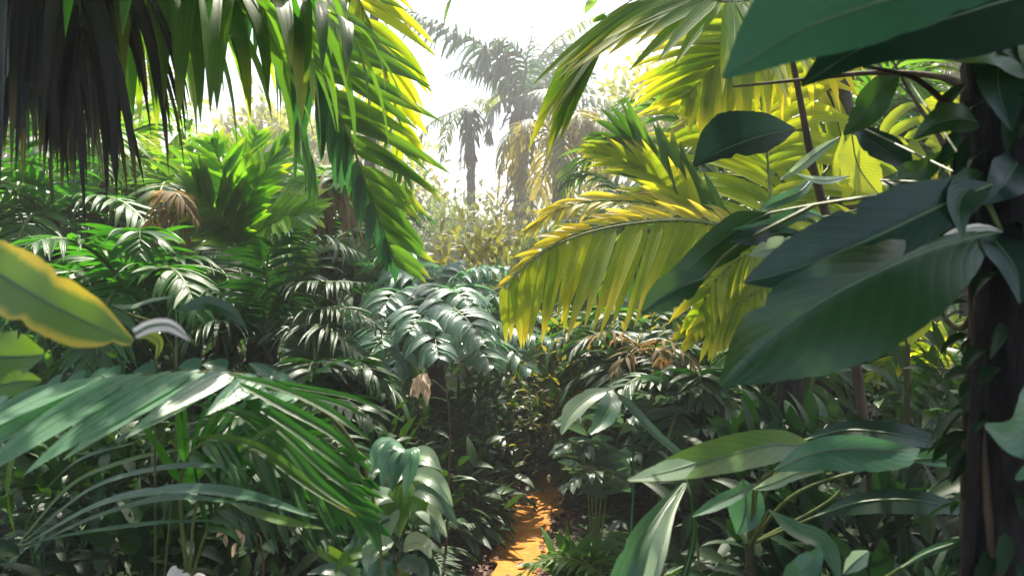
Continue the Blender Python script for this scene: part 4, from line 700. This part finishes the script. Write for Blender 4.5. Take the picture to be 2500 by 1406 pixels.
# ================================================================ right of path shrubs
def compound(name,lab,base,pts_list,m,n=11,Lp=70,Wp=.045,kind='ovate',cat='shrub',droop=1.1,smat='stalk_dark',grp=None):
    t=thing(name,lab,cat,base,group=grp)
    for q in pts_list:
        d=np.mean([x[2] for x in q]); frond(t,np.vstack([np.array(base)[None],PP(q)]),m,n=n,L=W(Lp,d),Wd=Wp,droop=droop,segs=5,across=4,kind=kind,ang=(72,50),fold=.25,rad=.005,start=.55)
    return t
compound('shrub','pale glossy shrub with compound leaves just right of the path end',G(1450,4.2),[[(1430,1150,4.2),(1400,1080,4.),(1360,1100,3.9)],[(1440,1100,4.2),(1410,1020,4.1),(1360,1030,4.)],[(1460,1080,4.2),(1470,1000,4.1),(1430,980,4.)],[(1470,1150,4.1),(1450,1080,4.),(1400,1130,3.9)],[(1480,1200,4.),(1450,1150,3.9),(1380,1190,3.8)],[(1500,1100,4.1),(1540,1020,4.),(1580,1050,4.)]],'leaf_grey',Lp=85,Wp=.06)
compound('shrub','dark glossy shrub in the shade behind the folded strap blade',G(1620,4.6),[[(1610,1080,4.6),(1600,980,4.5),(1560,960,4.4)],[(1630,1080,4.6),(1650,980,4.5),(1690,950,4.4)],[(1640,1120,4.5),(1700,1050,4.4),(1760,1060,4.3)],[(1600,1150,4.5),(1580,1100,4.4),(1530,1120,4.3)],[(1620,1100,4.7),(1610,940,4.6),(1630,900,4.6)]],'leaf_grey',Lp=100,Wp=.06)
for i,(px,d,mp,lab) in enumerate([(1545,3.7,'palm_green','low fern bending over the right edge of the path'),(1530,3.0,'palm_dark','dark fern at the very bottom right of the path'),(1600,3.3,'palm_dark','dark fern between the path and the folded strap plant'),(1750,3.6,'palm_dark','dark fern under the yellow-green pointed leaf'),(2050,3.4,'palm_dark','dark fern in the black shade under the wavy leaf'),(1900,4.4,'palm_teal','grey-green fern below the long green leaf'),(2120,4.8,'palm_dark','dark fern left of the small sunlit palm'),(1780,5.0,'palm_teal','fern under the hanging yellow fronds at right')]):
    fern('fern',lab,'fern',G(px,d),9,.66,.16,.028,mp,az0=i,stem=.05+.1*(i>4),kind='lance')
shrub('shrub','yellow-green shrub under the golden frond tips','shrub',G(1500,6.4),.9,.7,1.25,1500,.12,.05,'shrub_olive')
shrub('shrub','dense yellow-green shrub beside the orange withered frond','shrub',G(1400,7.6),.8,.7,1.15,1200,.13,.05,'shrub_olive')
shrub('shrub','shadowy shrub below the withered orange frond','shrub',G(1680,5.8),.8,.6,.95,1200,.12,.055,'shrub_mid')
t=thing('dead_palm','withered orange-brown frond collapsed under the golden palm','dead frond',G(1600,5.3))
mb=MB(); tube(mb,[G(1600,5.3),P(1590,900,5.3)],[.03,.02],6); mb.build('trunk','stem_brown',t)
for q in [((1590,880,5.3),(1540,830,5.2),(1480,810,5.1),(1420,830,5.)),((1590,880,5.3),(1610,830,5.2),(1660,850,5.1),(1700,900,5.)),((1590,880,5.3),(1560,850,5.2),(1530,870,5.1),(1500,910,5.)),((1590,880,5.3),(1600,850,5.1),(1620,880,5.),(1640,930,4.9))]:
    frond(t,PP(q),'dead',name='dead_frond',n=11,L=W(70,5.2),Wd=.028,droop=1.4,segs=4,rad=.008)
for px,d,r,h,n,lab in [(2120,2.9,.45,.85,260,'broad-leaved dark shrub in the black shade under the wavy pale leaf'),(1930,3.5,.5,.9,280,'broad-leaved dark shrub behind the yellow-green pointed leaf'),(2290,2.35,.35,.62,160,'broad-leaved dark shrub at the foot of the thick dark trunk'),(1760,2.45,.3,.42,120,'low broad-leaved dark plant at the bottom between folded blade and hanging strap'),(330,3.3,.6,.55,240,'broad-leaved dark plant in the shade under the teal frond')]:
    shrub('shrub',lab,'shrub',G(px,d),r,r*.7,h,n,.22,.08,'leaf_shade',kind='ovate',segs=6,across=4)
# ================================================================ centre undergrowth either side of the hidden path
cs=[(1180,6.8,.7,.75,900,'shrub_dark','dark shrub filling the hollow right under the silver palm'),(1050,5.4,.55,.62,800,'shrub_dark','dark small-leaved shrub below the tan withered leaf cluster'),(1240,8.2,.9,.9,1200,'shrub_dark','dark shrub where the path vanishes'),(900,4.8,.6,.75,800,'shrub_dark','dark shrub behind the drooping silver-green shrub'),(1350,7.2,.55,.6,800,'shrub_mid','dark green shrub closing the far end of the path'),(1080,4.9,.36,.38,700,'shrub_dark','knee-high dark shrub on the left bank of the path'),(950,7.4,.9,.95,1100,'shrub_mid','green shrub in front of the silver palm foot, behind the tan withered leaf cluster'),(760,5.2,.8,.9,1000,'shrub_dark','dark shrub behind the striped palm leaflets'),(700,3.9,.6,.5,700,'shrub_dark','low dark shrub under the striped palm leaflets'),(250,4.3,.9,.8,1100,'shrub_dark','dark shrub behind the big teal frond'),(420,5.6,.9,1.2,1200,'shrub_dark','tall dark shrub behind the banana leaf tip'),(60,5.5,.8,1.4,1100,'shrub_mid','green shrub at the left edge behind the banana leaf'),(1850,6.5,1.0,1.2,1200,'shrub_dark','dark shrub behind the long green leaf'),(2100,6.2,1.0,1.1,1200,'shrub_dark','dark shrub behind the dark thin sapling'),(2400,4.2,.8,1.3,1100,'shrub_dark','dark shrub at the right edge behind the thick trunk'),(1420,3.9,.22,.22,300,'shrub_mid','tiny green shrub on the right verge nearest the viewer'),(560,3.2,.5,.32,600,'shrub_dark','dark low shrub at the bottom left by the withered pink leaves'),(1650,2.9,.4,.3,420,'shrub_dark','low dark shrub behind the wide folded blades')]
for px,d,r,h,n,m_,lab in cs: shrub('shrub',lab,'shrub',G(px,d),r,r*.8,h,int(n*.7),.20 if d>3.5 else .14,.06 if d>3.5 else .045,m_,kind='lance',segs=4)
for i,(px,d,mp,lab,L) in enumerate([(980,5.6,'palm_olive','olive fern hanging below the tan withered leaf cluster',.7),(1215,7.0,'palm_teal','fern with pale tips left of the path end',.6),(1350,6.7,'palm_teal','fern arching over the far end of the path',.5),(1060,5.0,'palm_dark','dark fern on the left bank nearer than the path end',.5),(820,4.2,'palm_teal','fern behind the top of the silver-green shrub',.8),(1130,8.0,'palm_teal','fern deep in the hollow below the silver palm',.9),(1000,4.2,'palm_dark','dark fern right behind the silver-green shrub',.55),(330,3.6,'palm_dark','dark fern under the long grey straps',.7),(600,4.6,'palm_teal','fern under the tips of the teal frond',.8),(120,3.9,'palm_dark','dark fern at the lower left edge',.8)]):
    fern('fern',lab,'fern',G(px,d),11,L,.15,.026,mp,az0=i*1.3,stem=.15 if d>5 else .05)
# pale withered leaves
def withered(lab,c,n,Lp,m='dead',el=(-1.2,-.2)):
    d=c[2]; t=thing('withered_leaf',lab,'dead leaf',G(c[0],d)); mb=MB(); a=RNG.uniform(0,6.28,n); e=RNG.uniform(*el,n)
    blades(mb,P(*c)+RNG.normal(0,.02,(n,3)),np.stack([np.cos(a)*np.cos(e),np.sin(a)*np.cos(e),np.sin(e)],1),np.array([0,-1,.4]),W(Lp,d)*RNG.uniform(.6,1.1,n),W(Lp*.3,d),.6,7,4,.4,'ovate',RNG.normal(0,.6,n),None,.25); mb.build('leaf',m,t)
    ms=MB(); tube(ms,[G(c[0]+60,d+.1),P(c[0]+70,c[1]+60,d+.05),P(*c)],[.01,.006,.003],5); ms.build('stalk','stem_brown',t)
withered('tan withered leaf cluster hanging in the dark hollow',(1025,925,4.0),16,62,'blossom_dead')
withered('pink-brown withered leaves under the long grey straps',(570,1280,2.7),6,45,'blossom_dead')
withered('curled white dead leaf on the dark soil at the bottom left',(440,1388,2.35),6,60,'white_leaf_and_highlight',(-.6,.1))
withered('orange withered leaf clump below the golden frond tips',(1620,875,4.9),8,50,'dead')
# white flower-like bright leaves at left
t=thing('leafy_plant','plant with a pale shining leaf behind the yellow-edged banana leaf','leafy plant',G(380,3.2))
leaf(t,[(270,745,2.4),(320,750,2.4),(370,735,2.4),(420,725,2.4)],[3,10,12,3],mat='leaf_pale',nrm=(0,-.5,.9),stalk=[(430,900,2.8),tuple(G(380,3.2))],rib=.002)
leaf(t,[(380,880,2.2),(390,840,2.2),(370,820,2.2),(340,822,2.2)],[2,9,14,4],mat='leaf_yellow',stalk=[(378,920,2.2),tuple(G(380,3.2)-[0,0,0])],rib=.002)
leaf(t,[(430,760,2.8),(500,740,2.8),(560,760,2.8),(600,800,2.8)],[3,18,18,3],mat='leaf_dark',stalk=[(430,900,2.8)],rib=.002)
# the far jungle is pushed back and enlarged so the haze pales it more
for o in list(COL.objects):
    if o.type=='EMPTY' and o.parent is None and o.location.y>=17:
        K=1.5; zt=max([v.co.z for c in o.children for v in c.data.vertices]+[1.7])
        o.scale=(K,K,max(.6,(1.7+K*(zt-1.7))/max(zt,.1))); o.location=(o.location.x*K,o.location.y*K,0)
# ================================================================ camera, light, air
cam=bpy.data.cameras.new('camera'); co=bpy.data.objects.new('camera',cam); COL.objects.link(co); SC.camera=co
co.location=(0,0,CH); co.rotation_euler=(math.radians(90),0,0); cam.sensor_width=36; cam.lens=36*F/2500; cam.clip_end=2000; cam.clip_start=.05
cam.dof.use_dof=True; cam.dof.focus_distance=5.5; cam.dof.aperture_fstop=2.8
SE=math.radians(60); SA=math.radians(4)   # elevation, azimuth from +Y towards +X
w=bpy.data.worlds.new('World'); SC.world=w; w.use_nodes=True; nt=w.node_tree; nt.nodes.clear()
sk=nt.nodes.new('ShaderNodeTexSky'); sk.sky_type='NISHITA'; sk.sun_disc=False; sk.sun_elevation=SE; sk.sun_rotation=SA; sk.dust_density=3.5; sk.air_density=1.3; sk.ozone_density=1.
bg=nt.nodes.new('ShaderNodeBackground'); bg.inputs[1].default_value=.15; ou=nt.nodes.new('ShaderNodeOutputWorld'); nt.links.new(sk.outputs[0],bg.inputs[0]); nt.links.new(bg.outputs[0],ou.inputs[0])
sl=bpy.data.lights.new('sun','SUN'); sl.energy=4.5; sl.angle=math.radians(.6); sl.color=(1,.92,.78); so=bpy.data.objects.new('sun',sl); COL.objects.link(so)
sd=Vector((math.sin(SA)*math.cos(SE),math.cos(SA)*math.cos(SE),math.sin(SE))); so.rotation_euler=sd.to_track_quat('Z','Y').to_euler(); so.location=sd*50
def haze(dens):
    me=bpy.data.meshes.new('haze'); x,y0,y1,z0,z1=170,-25,310,-1,30
    vs=[(a,b,c) for a in (-x,x) for b in (y0,y1) for c in (z0,z1)]
    me.from_pydata(vs,[],[(0,1,3,2),(4,6,7,5),(0,4,5,1),(2,3,7,6),(0,2,6,4),(1,5,7,3)]); o=bpy.data.objects.new('haze',me); COL.objects.link(o); o['kind']='stuff'; o['label']='pale bright haze hanging in the jungle air'; o['category']='haze'
    m=bpy.data.materials.new('haze'); m.use_nodes=True; nt=m.node_tree; nt.nodes.clear(); out=nt.nodes.new('ShaderNodeOutputMaterial')
    v=nt.nodes.new('ShaderNodeVolumePrincipled'); v.inputs['Color'].default_value=(1,.97,.90,1); v.inputs['Density'].default_value=dens; v.inputs['Anisotropy'].default_value=.1; nt.links.new(v.outputs[0],out.inputs['Volume']); me.materials.append(m)
HAZE=.006
if HAZE: haze(HAZE)
SC.view_settings.view_transform='Standard'; SC.view_settings.look='None'; SC.view_settings.gamma=1; SC.view_settings.exposure=1.48
cy=SC.cycles; cy.max_bounces=6; cy.diffuse_bounces=2; cy.glossy_bounces=2; cy.transmission_bounces=3; cy.transparent_max_bounces=4; cy.volume_bounces=0
cy.use_adaptive_sampling=True; cy.adaptive_threshold=.02; cy.use_denoising=True; cy.sample_clamp_indirect=6; cy.caustics_reflective=False; cy.caustics_refractive=False
SC.render.use_persistent_data=False
